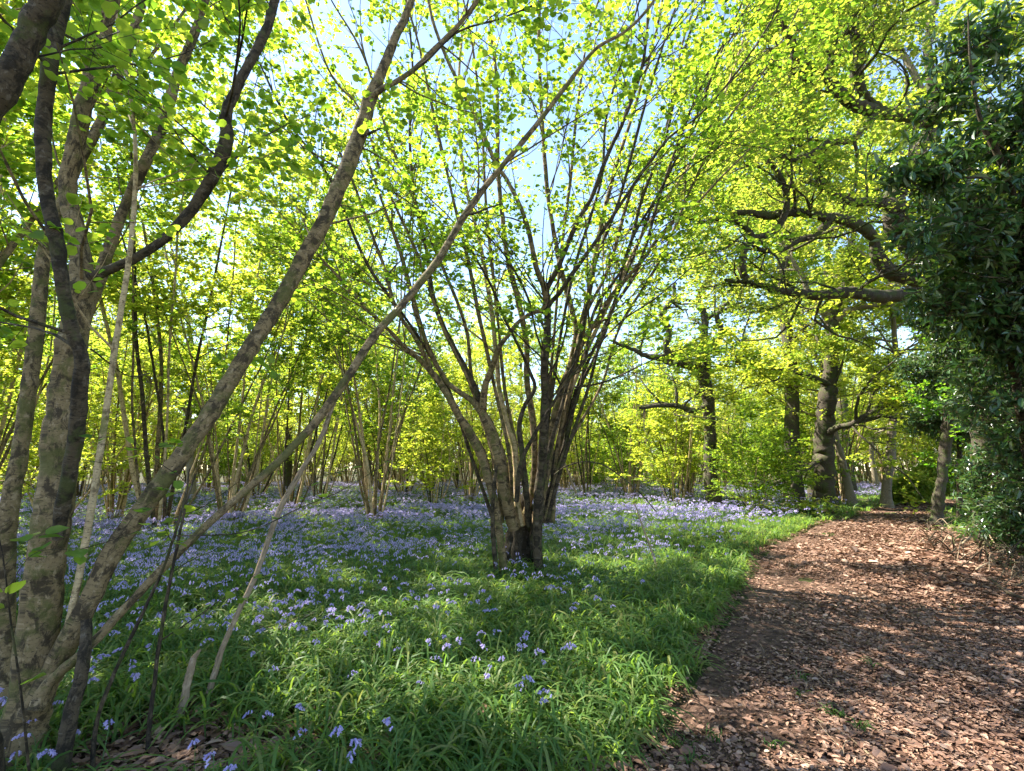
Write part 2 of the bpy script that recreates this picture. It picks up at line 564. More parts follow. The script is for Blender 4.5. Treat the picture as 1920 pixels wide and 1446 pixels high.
def multi_stem(name, label, cat, base, stems, seed, spec, leaf, matl, leafmat, leafkind, size, per, group=None, sides=16, taperbase=True, thinl=1.0,
               keep=None, leafless=(), ratio=1.0, jitter=.45, partname='stem'):
    rng = np.random.default_rng(seed)
    root = empty(name, base)
    tag(root, label, cat, group)
    off = np.array(base)
    tips_all = []
    for k, st in enumerate(stems):
        ctrl, mt = st[0], st[1]
        twmult = st[2] if len(st) > 2 else 1.0
        pts, rad = px_stem(ctrl)
        pts, rad = knobby(rng, pts, rad, 0.03, 0.05)
        sd = sides if rad.max() > 0.02 else max(6, sides // 2)
        main = tubes([(pts - off, rad)], sd, rough=0.02, rng=rng)
        wood, tips = [], []
        if twmult > 0:
            sp = [list(x) for x in spec]
            sp[0][0] = sp[0][0] * twmult
            ramify(rng, pts, rad, sp, 0, wood, tips)
        if keep is not None:
            tips = [q for q in tips if keep(q)]
            wood = [w for w in wood if keep(w[0])]
        parts = [main]
        if wood:
            by = {}
            for w in wood:
                by.setdefault({0: 6, 1: 4}.get(w[2], 3), []).append((w[0] - off, w[1]))
            parts += [tubes(ws, s, rng=rng) for s, ws in by.items()]
        v, q, u = merge(parts)
        obj(partname, make_mesh(partname, v, q, mat=mt, uv=u), root)
        tips_all += tips
    if tips_all:
        pos, ax, nor, ln = leaves_on(rng, tips_all, per, size, jitter=jitter)
        obj('foliage', leaves_mesh('foliage', pos - off, ax, nor, ln, ratio, leafkind, leafmat), root)
    return root


LEFT = [
    # main trunk, with its upright limb
    (pxlist('20,1520,150,2.35 45,1440,125,2.42 55,1330,104,2.5 62,1200,95,2.55 80,1050,88,2.6 92,900,82,2.68 104,760,76,2.75 115,660,68,2.8 128,580,60,2.85 140,520,56,2.9 128,440,44,2.95 118,360,42,3.0 132,270,42,3.05 155,180,42,3.1 180,90,40,3.15 206,0,38,3.2 240,-120,32,3.3 280,-260,24,3.5'), M_BARK, .35),
    # right hand limb of the fork
    (pxlist('142,545,50,2.88 165,522,46,2.88 215,500,36,2.9 270,472,33,2.95 330,422,31,3.0 378,362,31,3.05 410,305,30,3.1 423,262,30,3.1 421,225,24,3.1 438,180,22,3.12 468,120,21,3.15 495,60,20,3.2 512,0,18,3.25 540,-90,15,3.3 600,-220,10,3.4'), M_BARKD, .5),
    # dark stem in front
    (pxlist('108,1010,30,2.45 125,920,34,2.42 142,820,36,2.4 152,735,36,2.38 152,670,32,2.35 128,600,32,2.32 114,520,32,2.3 104,450,34,2.3 84,370,34,2.3 76,290,36,2.3 78,200,36,2.3 90,100,38,2.3 108,0,38,2.3 130,-140,30,2.3'), M_BARKD, .2),
    # big trunk crossing the top left corner
    (pxlist('-20,1460,70,2.1 -60,1200,70,2.05 -110,900,72,2.0 -130,600,74,1.95 -90,360,78,1.9 -40,250,78,1.9 15,150,74,1.9 60,70,72,1.92 105,-20,68,1.95 170,-160,60,2.0'), M_BARKD, .15),
    # pale stem at the frame edge
    (pxlist('0,1400,50,2.7 5,1200,50,2.9 12,1000,48,3.0 38,850,40,3.1 55,720,36,3.2 68,600,36,3.3 80,490,34,3.4 108,400,24,3.5 145,320,24,3.6 182,250,25,3.7 220,165,24,3.8 245,90,22,3.9 268,0,18,4.0 300,-120,14,4.1'), M_BARK, .5),
    # second pale stem leaning right
    (pxlist('130,760,26,3.3 150,620,32,3.4 180,545,30,3.45 205,470,28,3.5 235,390,24,3.6 268,318,26,3.6 298,255,22,3.7 318,195,24,3.7 335,130,20,3.8 362,70,20,3.9 385,0,16,4.0 430,-120,12,4.1'), M_BARK, .5),
    # slim stem
    (pxlist('100,1275,22,2.5 122,1200,20,2.55 146,1100,18,2.6 165,1000,17,2.65 182,900,16,2.7 200,780,15,2.75 218,640,14,2.8 240,500,12,2.9 250,380,10,3.0 252,280,9,3.0 240,160,8,3.1 222,60,7,3.2 210,-60,5,3.3'), M_BARKW, .8),
    # great leaning stem
    (pxlist('60,1340,80,2.45 95,1270,64,2.5 160,1145,56,2.6 232,1010,52,2.75 320,880,48,2.95 400,762,43,3.15 468,650,39,3.35 530,550,36,3.55 590,440,34,3.75 638,330,32,3.95 664,262,32,4.1 690,180,26,4.2 715,115,20,4.3 742,50,17,4.4 768,-10,15,4.5 820,-130,11,4.7'), M_BARK, .35),
    (pxlist('690,190,20,4.2 712,170,18,4.2 745,152,15,4.25 775,132,14,4.3 820,88,12,4.4 862,45,10,4.5 900,-5,9,4.6 960,-110,7,4.8'), M_BARK, .5),
    (pxlist('772,134,8,4.3 800,115,7,4.3 860,60,6,4.35 940,35,5,4.4 1015,5,5,4.5'), M_BARKD, .3),
    (pxlist('660,264,20,4.1 676,256,12,4.1 700,246,8,4.1 718,239,3,4.1'), M_BARKD, 0),
    # lower leaning stem
    (pxlist('70,1330,48,2.4 92,1278,38,2.45 150,1225,32,2.5 240,1130,28,2.65 330,1040,26,2.8 420,955,25,3.0 520,868,24,3.2 592,790,22,3.35 655,700,20,3.5 700,632,20,3.65 760,565,18,3.8 820,490,17,3.95 880,392,15,4.1 935,320,13,4.2 1000,242,12,4.35 1058,165,11,4.5 1110,98,9,4.6 1170,62,8,4.7 1215,15,7,4.8 1270,-70,6,5.0'), M_BARK, .5),
    (pxlist('866,405,8,4.05 895,398,7,4.05 915,390,6,4.05 940,383,4,4.05'), M_BARKD, 0),
    # dark suckers rising from the foot
    (pxlist('108,1480,46,2.3 118,1400,40,2.32 135,1310,34,2.38 148,1240,30,2.42 152,1160,24,2.5'), M_BARKD, 0),
    (pxlist('280,700,5,3.4 240,705,4,3.2 170,655,7,2.4'), M_BARKD, 0),
    (pxlist('-10,260,6,2.5 20,320,9,2.6 50,380,9,2.7 85,430,10,2.8 110,460,8,2.85'), M_BARK, 0),
]
HSPEC = [(17, .25, 1.1, 6, .8, .12, .05, .7), (7, .2, .45, 4, .8, .15, .02, .5)]


def keep_left(q):
    # leave the view of the flowers below open: only a few low sprays
    c = q.mean(0)
    return c[2] > 2.15


multi_stem('hazel_tree', 'big multi-stemmed hazel with silvery banded bark standing nearest at the left', 'tree', tuple(G(60, 1446)), LEFT, 11,
           HSPEC, None, None, M_HAZEL, 'hazel', 0.056, 10, keep=keep_left, sides=18)

# ------------------------------------------------------------------ central hazel
CEN = [
    (pxlist('946,1082,22,6.7 938,1010,22,6.75 930,950,22,6.8 916,890,24,6.8 905,850,28,6.85 882,805,28,6.85 862,775,24,6.85 835,728,22,6.8 800,684,22,6.8 758,648,18,6.7 728,616,14,6.65 690,580,11,6.6 650,535,9,6.5 600,480,7,6.4 560,430,5,6.4'), M_BARK),
    (pxlist('808,690,16,6.8 790,655,13,6.9 770,622,12,7.0 752,598,10,7.0 735,560,9,7.1 715,490,8,7.3 690,420,7,7.4 660,340,6,7.5 620,250,4,7.6'), M_BARK),
    (pxlist('965,990,34,6.95 948,930,36,6.85 940,870,34,6.8 928,825,34,6.8 910,780,32,6.8 888,748,24,6.8 850,722,20,6.85 830,700,16,6.9 800,640,13,7.0 775,560,11,7.1 748,470,9,7.2 715,380,7,7.3 680,280,5,7.4'), M_BARK),
    (pxlist('908,772,22,6.85 895,738,18,6.85 880,706,17,6.9 862,672,16,6.9 845,640,15,7.0 826,600,12,7.0 812,555,10,7.1 806,520,9,7.2 800,470,8,7.3 780,380,7,7.4 770,260,6,7.5 775,120,5,7.7 760,-20,4,7.8'), M_BARKD),
    (pxlist('905,765,20,6.75 910,725,18,6.7 922,692,17,6.65 934,656,17,6.6 950,632,15,6.55 976,602,15,6.5 1000,586,14,6.5 1020,578,12,6.45 1022,545,14,6.4 1006,500,12,6.4 993,440,11,6.4 976,385,10,6.4 952,340,10,6.5 928,300,10,6.5 898,232,10,6.6 868,172,9,6.7 838,112,8,6.8 812,40,7,6.9 795,-40,5,7.0'), M_BARK),
    (pxlist('1022,548,13,6.4 1045,500,12,6.35 1066,452,12,6.3 1086,408,11,6.2 1108,372,10,6.2 1130,315,10,6.1 1150,268,9,6.1 1168,232,9,6.0 1188,180,8,6.0 1206,118,7,6.0 1214,40,6,6.0 1216,-60,5,6.0'), M_BARKD),
    (pxlist('1010,1072,26,6.75 1008,1000,26,6.75 1010,930,28,6.7 1016,870,26,6.7 1018,810,25,6.6 1019,740,24,6.6 1019,680,22,6.5 1022,620,20,6.5 1022,570,16,6.45 1022,540,12,6.4'), M_BARKD),
    (pxlist('1004,985,26,6.95 1018,920,26,6.95 1030,860,24,7.0 1040,800,22,7.0 1052,745,21,7.0 1070,700,20,7.0 1090,660,18,6.9 1112,625,15,6.8 1130,600,13,6.7 1150,565,12,6.6 1180,530,11,6.5 1214,490,10,6.4 1255,435,10,6.3 1300,403,9,6.2 1350,350,7,6.1 1410,290,5,6.0'), M_BARK),
    (pxlist('1030,960,20,7.1 1042,880,22,7.15 1056,800,22,7.2 1066,740,22,7.2 1078,690,18,7.3 1096,600,14,7.4 1110,520,12,7.5 1125,430,10,7.6 1150,330,8,7.8 1190,200,7,8.0 1230,60,6,8.2 1250,-60,5,8.3'), M_BARK),
    (pxlist('1020,590,12,6.45 1034,566,11,6.4 1050,548,11,6.3 1078,506,11,6.2 1120,448,10,6.1 1155,396,9,6.0 1196,335,8,5.9 1250,262,8,5.8 1300,225,7,5.7 1345,180,6,5.6 1400,110,6,5.5 1450,30,5,5.4 1480,-50,4,5.3'), M_BARKD),
    (pxlist('1052,830,16,7.3 1060,760,15,7.3 1066,690,14,7.4 1078,620,13,7.4 1066,560,12,7.5 1052,510,11,7.5 1040,450,10,7.6 1028,380,9,7.7 1020,300,9,7.8 1014,210,8,7.9 1008,100,7,8.0 1008,-40,6,8.1'), M_BARK),
    (pxlist('982,975,18,7.05 1000,900,18,7.2 1000,800,18,7.2 988,720,16,7.3 986,640,14,7.3 968,550,13,7.4 952,480,11,7.4 942,400,10,7.5 935,330,9,7.6 934,240,8,7.7 932,150,7,7.8 920,40,6,7.9 918,-60,5,8.0'), M_BARK),
    (pxlist('978,985,20,7.0 970,940,18,7.0 966,850,17,7.0 950,790,16,7.1 936,730,13,7.2 930,660,12,7.3 918,560,10,7.5 900,460,9,7.6 870,330,7,7.8 860,180,6,8.0 870,20,5,8.2'), M_BARKW),
    (pxlist('992,985,18,6.9 985,920,17,6.7 978,850,16,6.6 972,800,14,6.6 982,760,12,6.6 1000,730,11,6.5 992,700,10,6.5 970,650,8,6.4 945,600,7,6.3 920,540,6,6.2 880,470,5,6.1'), M_BARKD),
    (pxlist('968,940,14,6.6 975,880,13,6.5 990,840,12,6.45 1012,800,11,6.4 1030,770,10,6.35 1052,735,9,6.3 1085,690,8,6.2 1120,650,7,6.1 1170,600,6,6.0 1230,560,5,5.9 1300,500,4,5.8'), M_BARKD),
    (pxlist('1010,950,16,6.95 1022,880,16,7.0 1045,790,15,7.1 1075,720,14,7.2 1095,670,13,7.3 1130,590,11,7.4 1165,520,9,7.5 1210,430,8,7.6 1280,330,7,7.7 1350,200,6,7.8 1400,60,5,7.9'), M_BARKW),
    (pxlist('930,1066,14,6.65 924,1000,12,6.6 922,950,12,6.6 926,900,10,6.55 930,870,9,6.55'), M_BARKD, 0),
    (pxlist('1014,600,9,6.45 1030,640,0.1,6.4'), M_BARKD, 0),
    (pxlist('1040,890,7,6.8 1060,875,6,6.7 1095,866,6,6.5 1130,872,6,6.3 1165,895,5,6.1 1200,925,5,5.9 1230,960,4,5.8'), M_BARKD, 0),
    (pxlist('1078,726,10,7.0 1110,722,9,6.9 1145,712,8,6.8 1180,696,7,6.7 1230,672,5,6.6 1290,650,4,6.5'), M_BARKD, .8),
    (pxlist('1050,720,7,6.9 1010,640,6,6.4 990,560,6,6.2 960,500,6,6.1 930,460,5,6.1 880,410,4,6.1'), M_BARKD, .5),
]
rngc = np.random.default_rng(31)
# slim upright poles that fill the stool
for k in range(14):
    x1 = rngc.choice([-1, 1]) * rngc.uniform(90, 480); z1 = rngc.uniform(6.2, 8.4)
    x0 = 985 + x1 * 0.12 + rngc.uniform(-15, 15)
    ct = []
    for t in np.linspace(0, 1, 9):
        py = 980 - t * 1000 - 40 * rngc.uniform(-1, 1) * t
        ct.append((x0 + x1 * (t ** 1.25) * 1.15 + rngc.normal(0, 7), py, rngc.uniform(8, 12) * (1 - .72 * t) + 1.2, 6.95 + (z1 - 6.95) * t))
    CEN.append((ct, [M_BARK, M_BARKD][k % 2], .9))
CEN = [([(a, b_, w * (.70 if b_ > 600 else .88), z) for a, b_, w, z in c[0]], c[1], (c[2] if len(c) > 2 else 1.0)) for c in CEN]
CEN = [c for c in CEN if abs(c[0][0][0] - 996) > .5 or abs(c[0][0][1] - 900) > .5]


def keep_cen(q):
    c = q.mean(0)
    if c[2] < 2.6: return False
    px = c[0] / zdepth(c) * FPX + 960
    return True


CSPEC = [(12, .45, 1.7, 7, .6, .11, .03, .7), (8, .25, .6, 4, .8, .16, .0, .45)]
multi_stem('hazel_tree', 'old coppiced hazel fanning out from a hollow dark stool, largest tree in the middle', 'tree', tuple(G(975, 1078)), CEN, 21,
           CSPEC, None, None, M_HAZEL, 'simple', 0.062, 9, keep=keep_cen, sides=12)

# hollow rotten stool at the foot of the central hazel
def stool():
    rng = np.random.default_rng(3)
    b0 = G(982, 1075)
    pr = []
    for k, (dx, dy, h, r) in enumerate([(-.20, .12, .75, .10), (-.10, -.02, .95, .07), (.03, .16, 1.05, .12), (.19, .02, .85, .08), (.10, .24, .9, .13), (-.14, .24, .8, .13)]):
        pts = np.array([[dx * 1.15, dy, -.1], [dx, dy, .2], [dx * .85, dy, h * .5], [dx * .8 + .02, dy * .8, h * .8], [dx * 1.0, dy * .8, h]])
        pts = catmull(pts, 16)
        pr.append((pts, np.interp(np.linspace(0, 1, 16), [0, .15, .6, .9, 1], [r * 1.5, r * 1.1, r, r * .8, .015])))
    v, q, u = tubes(pr, 18, rough=.10, rng=rng)
    v[:, :2] *= 1.0; v[:, 2] *= 1.12
    v[:, :2] += 0.015 * np.sin(v[:, 2:3] * 17 + v[:, :1] * 40)
    root = [o for o in COL.objects if o.get('label', '').startswith('old coppiced hazel')][0]
    off = b0 - np.array(G(975, 1078))
    obj('stump', make_mesh('stump', v + off, q, mat=M_STUMP, uv=u), root)


M_STUMP = bark_mat('rotten_stump', (.05, .038, .024), (.006, .005, .004), (.035, .038, .010), 0.35, su=40, sv=9, dark_amt=0.65, bump=1.0)
stool()

# ------------------------------------------------------------------ coppice prototypes
def proto_parts(seed, nst, H, spread, r0, mats, leafmat, size, lowleaf, spec, per, kind='simple', hang=False):
    rng = np.random.default_rng(seed)
    out, tips_all = [], []
    for k in range(nst):
        a = 2 * np.pi * (k + rng.uniform(-.4, .4)) / nst * 1.0
        tilt = spread * rng.uniform(.1, 1.0)
        s = np.array([math.cos(a) * .22 * rng.uniform(.3, 1.1), math.sin(a) * .22 * rng.uniform(.3, 1.1), -.12])
        d = norm([math.cos(a) * tilt, math.sin(a) * tilt, 1])
        h = H * rng.uniform(.6, 1.05)
        pts = walk(rng, s, d, h, 22, .045, .012)
        pts = catmull(pts, 30)
        rad = np.linspace(r0 * rng.uniform(.5, 1.2), .006, 30)
        pts, rad = knobby(rng, pts, rad, .05)
        wood, tips = [], []
        ramify(rng, pts, rad, spec, 0, wood, tips)
        if rng.uniform() < .5:
            pass
        tips = [q for q in tips if q[:, 2].mean() > lowleaf]
        wood = [w for w in wood if w[2] == 0 and w[0][:, 2].mean() > .7 or w[0][:, 2].mean() > lowleaf]
        by = {}
        for w in wood:
            by.setdefault({0: 4}.get(w[2], 3), []).append(w[:2])
        v, q, u = merge([tubes([(pts, rad)], 7, rough=.04, rng=rng)] + [tubes(ws, sd, rng=rng) for sd, ws in by.items()])
        out.append(('stem', make_mesh('stem', v, q, mat=mats[k % len(mats)], uv=u)))
        tips_all += tips
    pos, ax, nor, ln = leaves_on(rng, tips_all, per, size, jitter=.5)
    out.append(('foliage', leaves_mesh('foliage', pos, ax, nor, ln, 1.0, kind, leafmat)))
    return out


def place(parts, name, label, cat, loc, rz, sc, group=None, matswap=None):
    root = empty(name, (loc[0], loc[1], float(height(loc[0], loc[1]))))
    root.rotation_euler = (0, 0, rz); root.scale = (sc, sc, sc * 1.0)
    tag(root, label, cat, group)
    for nme, me in parts:
        obj(nme, me, root)
    return root


S1 = [(9, .22, 1.5, 6, .6, .12, .03, .7), (9, .2, .65, 4, .8, .16, .0, .4)]
S2 = [(10, .12, 1.4, 6, .7, .12, .02, .6), (9, .2, .65, 4, .8, .16, .0, .35)]
PH = [proto_parts(101, 16, 10.0, .42, .050, [M_BARKW, M_BARK], M_YEL, .088, 1.7, S1, 24, 'quad'),
      proto_parts(102, 13, 9.2, .48, .045, [M_BARKW, M_BARKW, M_BARKD], M_YEL, .088, 1.5, S1, 28, 'quad'),
      proto_parts(103, 18, 10.6, .36, .042, [M_BARKW, M_BARK, M_BARKD], M_HAZEL, .09, 2.0, S1, 24, 'quad'),
      proto_parts(104, 11, 5.5, .60, .030, [M_BARKW, M_BARKD], M_YEL, .10, .6, S2, 18, 'quad'),
      proto_parts(105, 9, 4.2, .70, .022, [M_BARKW, M_BARKD], M_HAZEL, .10, .4, S2, 18, 'quad')]

S3 = [(11, .26, 2.0, 7, .65, .12, .02, .6), (9, .2, .8, 5, .8, .16, .0, .4)]
PH.append(proto_parts(106, 12, 13.5, .40, .048, [M_BARKW, M_BARK], M_HAZEL, .092, 2.4, S3, 34, 'quad'))
PH.append(proto_parts(107, 10, 12.5, .46, .046, [M_BARK, M_BARKW, M_BARKD], M_YEL, .092, 2.8, S3, 34, 'quad'))

near_h = [  # px, py, proto, scale, rz, label
    (705, 985, 5, .85, .3, 'fan-shaped hazel coppice of pale stems, just left of and behind the central hazel'),
    (815, 952, 3, .95, 1.2, 'low dense fan of thin hazel rods among bluebells behind the central hazel'),
    (432, 990, 5, .8, 2.0, 'hazel coppice with stout pale stems seen above the lower leaning stem'),
    (300, 1000, 6, 1.25, .8, 'hazel coppice seen between the great leaning stem and the slim stem'),
    (545, 960, 6, 1.1, 3.0, 'tall thin-rodded hazel coppice behind the crossing leaning stems'),
    (215, 970, 0, .8, 4.0, 'hazel coppice seen just right of the near silver trunk'),
    (1098, 935, 6, 1.0, 5.0, 'yellow-leaved hazel coppice just right of and behind the central hazel'),
    (1268, 950, 3, 1.1, .5, 'wide low hazel coppice midway between central hazel and mossy crooked oak'),
    (1420, 968, 4, .75, 2.2, 'small bush of thin upright rods at the edge of the bluebells near the big oak'),
    (1185, 938, 5, .95, 1.0, 'hazel coppice with crossed thin rods right of the yellow-leaved one'),
    (930, 930, 6, 1.1, .2, 'hazel coppice directly behind the central hazel'),
    (1480, 945, 4, 1.2, 4.4, 'leafy low hazel in front of the left side of the big oak trunk'),
    (90, 985, 3, 1.0, 2.4, 'hazel coppice half hidden behind the near silver trunk'),
    (-60, 1020, 5, .9, 1.4, 'hazel coppice at the very edge beyond the near trunks'),
    (600, 940, 6, 1.15, 2.9, 'tall hazel coppice seen in the gap between leaning pole and fan-shaped coppice'),
    (-330, 1075, 6, .85, .4, 'added hazel coppice just outside the left edge, shading the foreground'),  # added beyond the frame so its crown shades the foreground
    (150, 940, 6, 1.15, 1.4, 'tall hazel coppice beyond the gap right of the near silver trunk'),
    (390, 925, 2, 1.15, 2.6, 'tall hazel coppice far beyond the middle of the great leaning stem'),
    (-390, 1160, 5, 1.05, 1.7, 'added shade-casting hazel, out of sight left of the near trunks'),  # unseen tree, added to throw shade over the near floor
    (-900, 1230, 6, 1.0, 2.7, 'added shade-casting hazel, out of sight far left of the near trunks'),  # unseen, added on the sun side to shade the foreground and path
    (-480, 1060, 3, 1.15, .7, 'added shade-casting hazel, out of sight left of the bluebells'),  # stands out of view, added only for the shade it casts
    (20, 950, 2, 1.0, 3.9, 'tall hazel coppice beyond the pale stem at the left edge'),
    (290, 935, 0, 1.05, 5.9, 'tall hazel coppice beyond the great leaning stem, far left'),
    (480, 935, 1, 1.1, .9, 'yellow-leaved tall hazel coppice beyond the lower leaning stem'),
]
taken = []
for px, py, k, s, rz, lab in near_h:
    g = G(px, py)
    taken.append((g[0], g[1]))
    place(PH[k], 'hazel_tree', lab, 'tree', g, rz, s)

rf = np.random.default_rng(77)


def blocked(x, y, dmin):
    for a, b_ in taken:
        if (a - x) ** 2 + (b_ - y) ** 2 < dmin * dmin: return True
    l_, r_ = path_side(x, y)
    if y < LEs[-1, 1] + 8 and l_ < 1.6 and r_ < 1.2: return True
    if abs(x) < 1.4 * y and y < 20 and y > -3: return True
    if x > 3 and y < 16: return True
    return False


cnt = 0
for _ in range(6000):
    a = rf.uniform(-.98, .98); d = math.sqrt(rf.uniform(17 ** 2, 52 ** 2))
    x, y = d * math.sin(a), d * math.cos(a)
    if blocked(x, y, 2.7 if d < 32 else 3.4): continue
    taken.append((x, y)); cnt += 1
    k = rf.choice(7, p=[.24, .24, .14, .20, .18, .0, .0])
    place(PH[k], 'hazel_tree', 'slim-stemmed leafy hazel, one of the many crowding the far coppice', 'tree', (x, y), rf.uniform(0, 6.28), rf.uniform(.8, 1.15),
          'hazels of the far coppice')
    if cnt >= 60: break

for k in range(40):
    a = -1.0 + 2.0 * (k + rf.uniform(-.3, .3)) / 39; d = rf.uniform(50, 58)
    place(PH[[0, 1, 3, 4][k % 4]], 'hazel_tree', 'slim-stemmed leafy hazel, one of the many crowding the far coppice', 'tree', (d * math.sin(a), d * math.cos(a)), rf.uniform(0, 6.28),
          rf.uniform(1.0, 1.3), 'hazels of the far coppice')

for k in range(44):
    a = -1.02 + 2.04 * (k + rf.uniform(-.3, .3)) / 43; d = rf.uniform(62, 68)
    place(PH[[3, 4][k % 2]], 'hazel_tree', 'slim-stemmed leafy hazel, one of the many crowding the far coppice', 'tree', (d * math.sin(a), d * math.cos(a)), rf.uniform(0, 6.28),
          rf.uniform(1.6, 2.0), 'hazels of the far coppice')

# ------------------------------------------------------------------ tall woodland trees
def tall_proto(seed, H, r0, lean, leafmat, bark, first, size=.13, nb=18, per=20, open_=1.0):
    rng = np.random.default_rng(seed)
    pts = walk(rng, np.array([0, 0, -.2]), norm([lean, 0, 1]), H, 26, .05, .02)
    pts = catmull(pts, 48)
    t = np.linspace(0, 1, 48)
    rad = r0 * (1 - .85 * t ** .8) + .02 + r0 * .7 * np.exp(-t * 40)
    pts, rad = knobby(rng, pts, rad, .03)
    wood, tips = [], []
    spec = [(nb, first, H * .34 * open_, 10, .95, .16, .05, .8), (9, .2, H * .14, 6, .7, .2, .03, .6), (9, .15, H * .06, 4, .8, .2, .0, .5)]
    ramify(rng, pts, rad, spec, 0, wood, tips)
    by = {}
    for w in wood:
        by.setdefault({0: 6, 1: 4}.get(w[2], 3), []).append(w[:2])
    v, q, u = tubes([(pts, rad)], 14, rough=.06, rng=rng)
    trunk = make_mesh('trunk', v, q, mat=bark, uv=u)
    v, q, u = merge([tubes(ws, sd, rng=rng) for sd, ws in by.items()])
    limbs = make_mesh('limbs', v, q, mat=bark, uv=u)
    pos, ax, nor, ln = leaves_on(rng, tips, per, size, jitter=.55, spread=.15)
    return [('trunk', trunk), ('branches', limbs), ('crown', leaves_mesh('crown', pos, ax, nor, ln, 1.0, 'quad', leafmat))]


PT = [tall_proto(201, 15, .22, .05, M_YEL, M_OAKP, .28),
      tall_proto(202, 17, .26, -.06, M_HAZEL, M_OAKB, .30),
      tall_proto(203, 13, .17, .12, M_OAK, M_OAKP, .25)]
named_tall = [
    (1662, 955, 2, .95, 0.2, 'leaning bare-trunked tree beside the far bend of the path'),
    (1597, 952, 0, .7, 1.2, 'thin mossy tree between the big oak and the leaning tree'),
]
for px, py, k, s, rz, lab in named_tall:
    g = G(px, py); taken.append((g[0], g[1]))
    place(PT[k], 'woodland_tree', lab, 'tree', g, rz, s)
cnt = 0
tall_far = []
for _ in range(4000):
    a = rf.uniform(-1.05, 1.05); d = math.sqrt(rf.uniform(24 ** 2, 75 ** 2))
    x, y = d * math.sin(a), d * math.cos(a)
    # keep a window of sky above the middle of the wood
    ok = True
    for a_, b_ in tall_far:
        if (a_ - x) ** 2 + (b_ - y) ** 2 < 6.0 ** 2: ok = False
    l_, r_ = path_side(x, y)
    if not ok or (y < LEs[-1, 1] + 5 and l_ < 1.5 and r_ < 1.5): continue
    if -0.22 < a < 0.16 and d < 45: continue
    tall_far.append((x, y)); cnt += 1
    place(PT[rf.integers(0, 3)], 'woodland_tree', 'tall leafy tree rising out of the far coppice', 'tree', (x, y), rf.uniform(0, 6.28), rf.uniform(.75, 1.15),
          'tall trees behind the coppice')
    if cnt >= 30: break

for a, d, k, sc_, lab in ((.52, 23, 1, 1.25, 'tall tree standing behind the mossy crooked oak and its neighbour'), (.80, 23, 0, 1.3, 'tall tree behind the evergreens, its top closing the gap above the arching oak'),
                     (.60, 34, 1, 1.4, 'tallest tree far behind the bend of the path')):
    place(PT[k], 'woodland_tree', lab, 'tree', (d * math.sin(a), d * math.cos(a)), a * 3, sc_)

BCAP = .018
# ------------------------------------------------------------------ the three oaks that read one by one
def limb_tree(name, label, base, limbs, seed, spec, matb, leafmat, size, per, kind='simple', keep=None, jitter=.5, sides=14, rough=.035, sway=.10, thick=1.15):
    rng = np.random.default_rng(seed)
    off = np.array(base)
    root = empty(name, base); tag(root, label, 'tree')
    tips_all = []
    for k, lm in enumerate(limbs):
        ctrl, pn, tm = lm[0], lm[1], lm[2]
        mb = lm[3] if len(lm) > 3 else matb
        pts, rad = px_stem(ctrl, sub=8, slant=False)
        rad = rad * (thick if pn == 'limb' else 1.0)
        pts, rad = knobby(rng, pts, rad, .07)
        w_ = rng.standard_normal((len(pts), 3)) * rad.mean() * sway; w_[0] = 0
        pts = pts + w_
        wood, tips = [], []
        if tm > 0:
            sp = [list(x) for x in spec]; sp[0][0] *= tm
            ramify(rng, pts, rad, sp, 0, wood, tips)
        if keep: tips = [q for q in tips if keep(q)]; wood = [w for w in wood if w[2] < 1 or keep(w[0])]
        by = {}
        for w in wood:
            by.setdefault({0: 6, 1: 4}.get(w[2], 3), []).append((w[0] - off, w[1]))
        v, q, u = merge([tubes([(pts - off, rad)], sides, rough=rough, rng=rng)] + [tubes(ws, sd, rng=rng) for sd, ws in by.items()])
        obj(pn, make_mesh(pn, v, q, mat=mb, uv=u), root)
        tips_all += tips
    pos, ax, nor, ln = leaves_on(rng, tips_all, per, size, jitter=jitter, spread=.08)
    obj('crown', leaves_mesh('crown', pos - off, ax, nor, ln, .75, kind, leafmat), root)
    return root


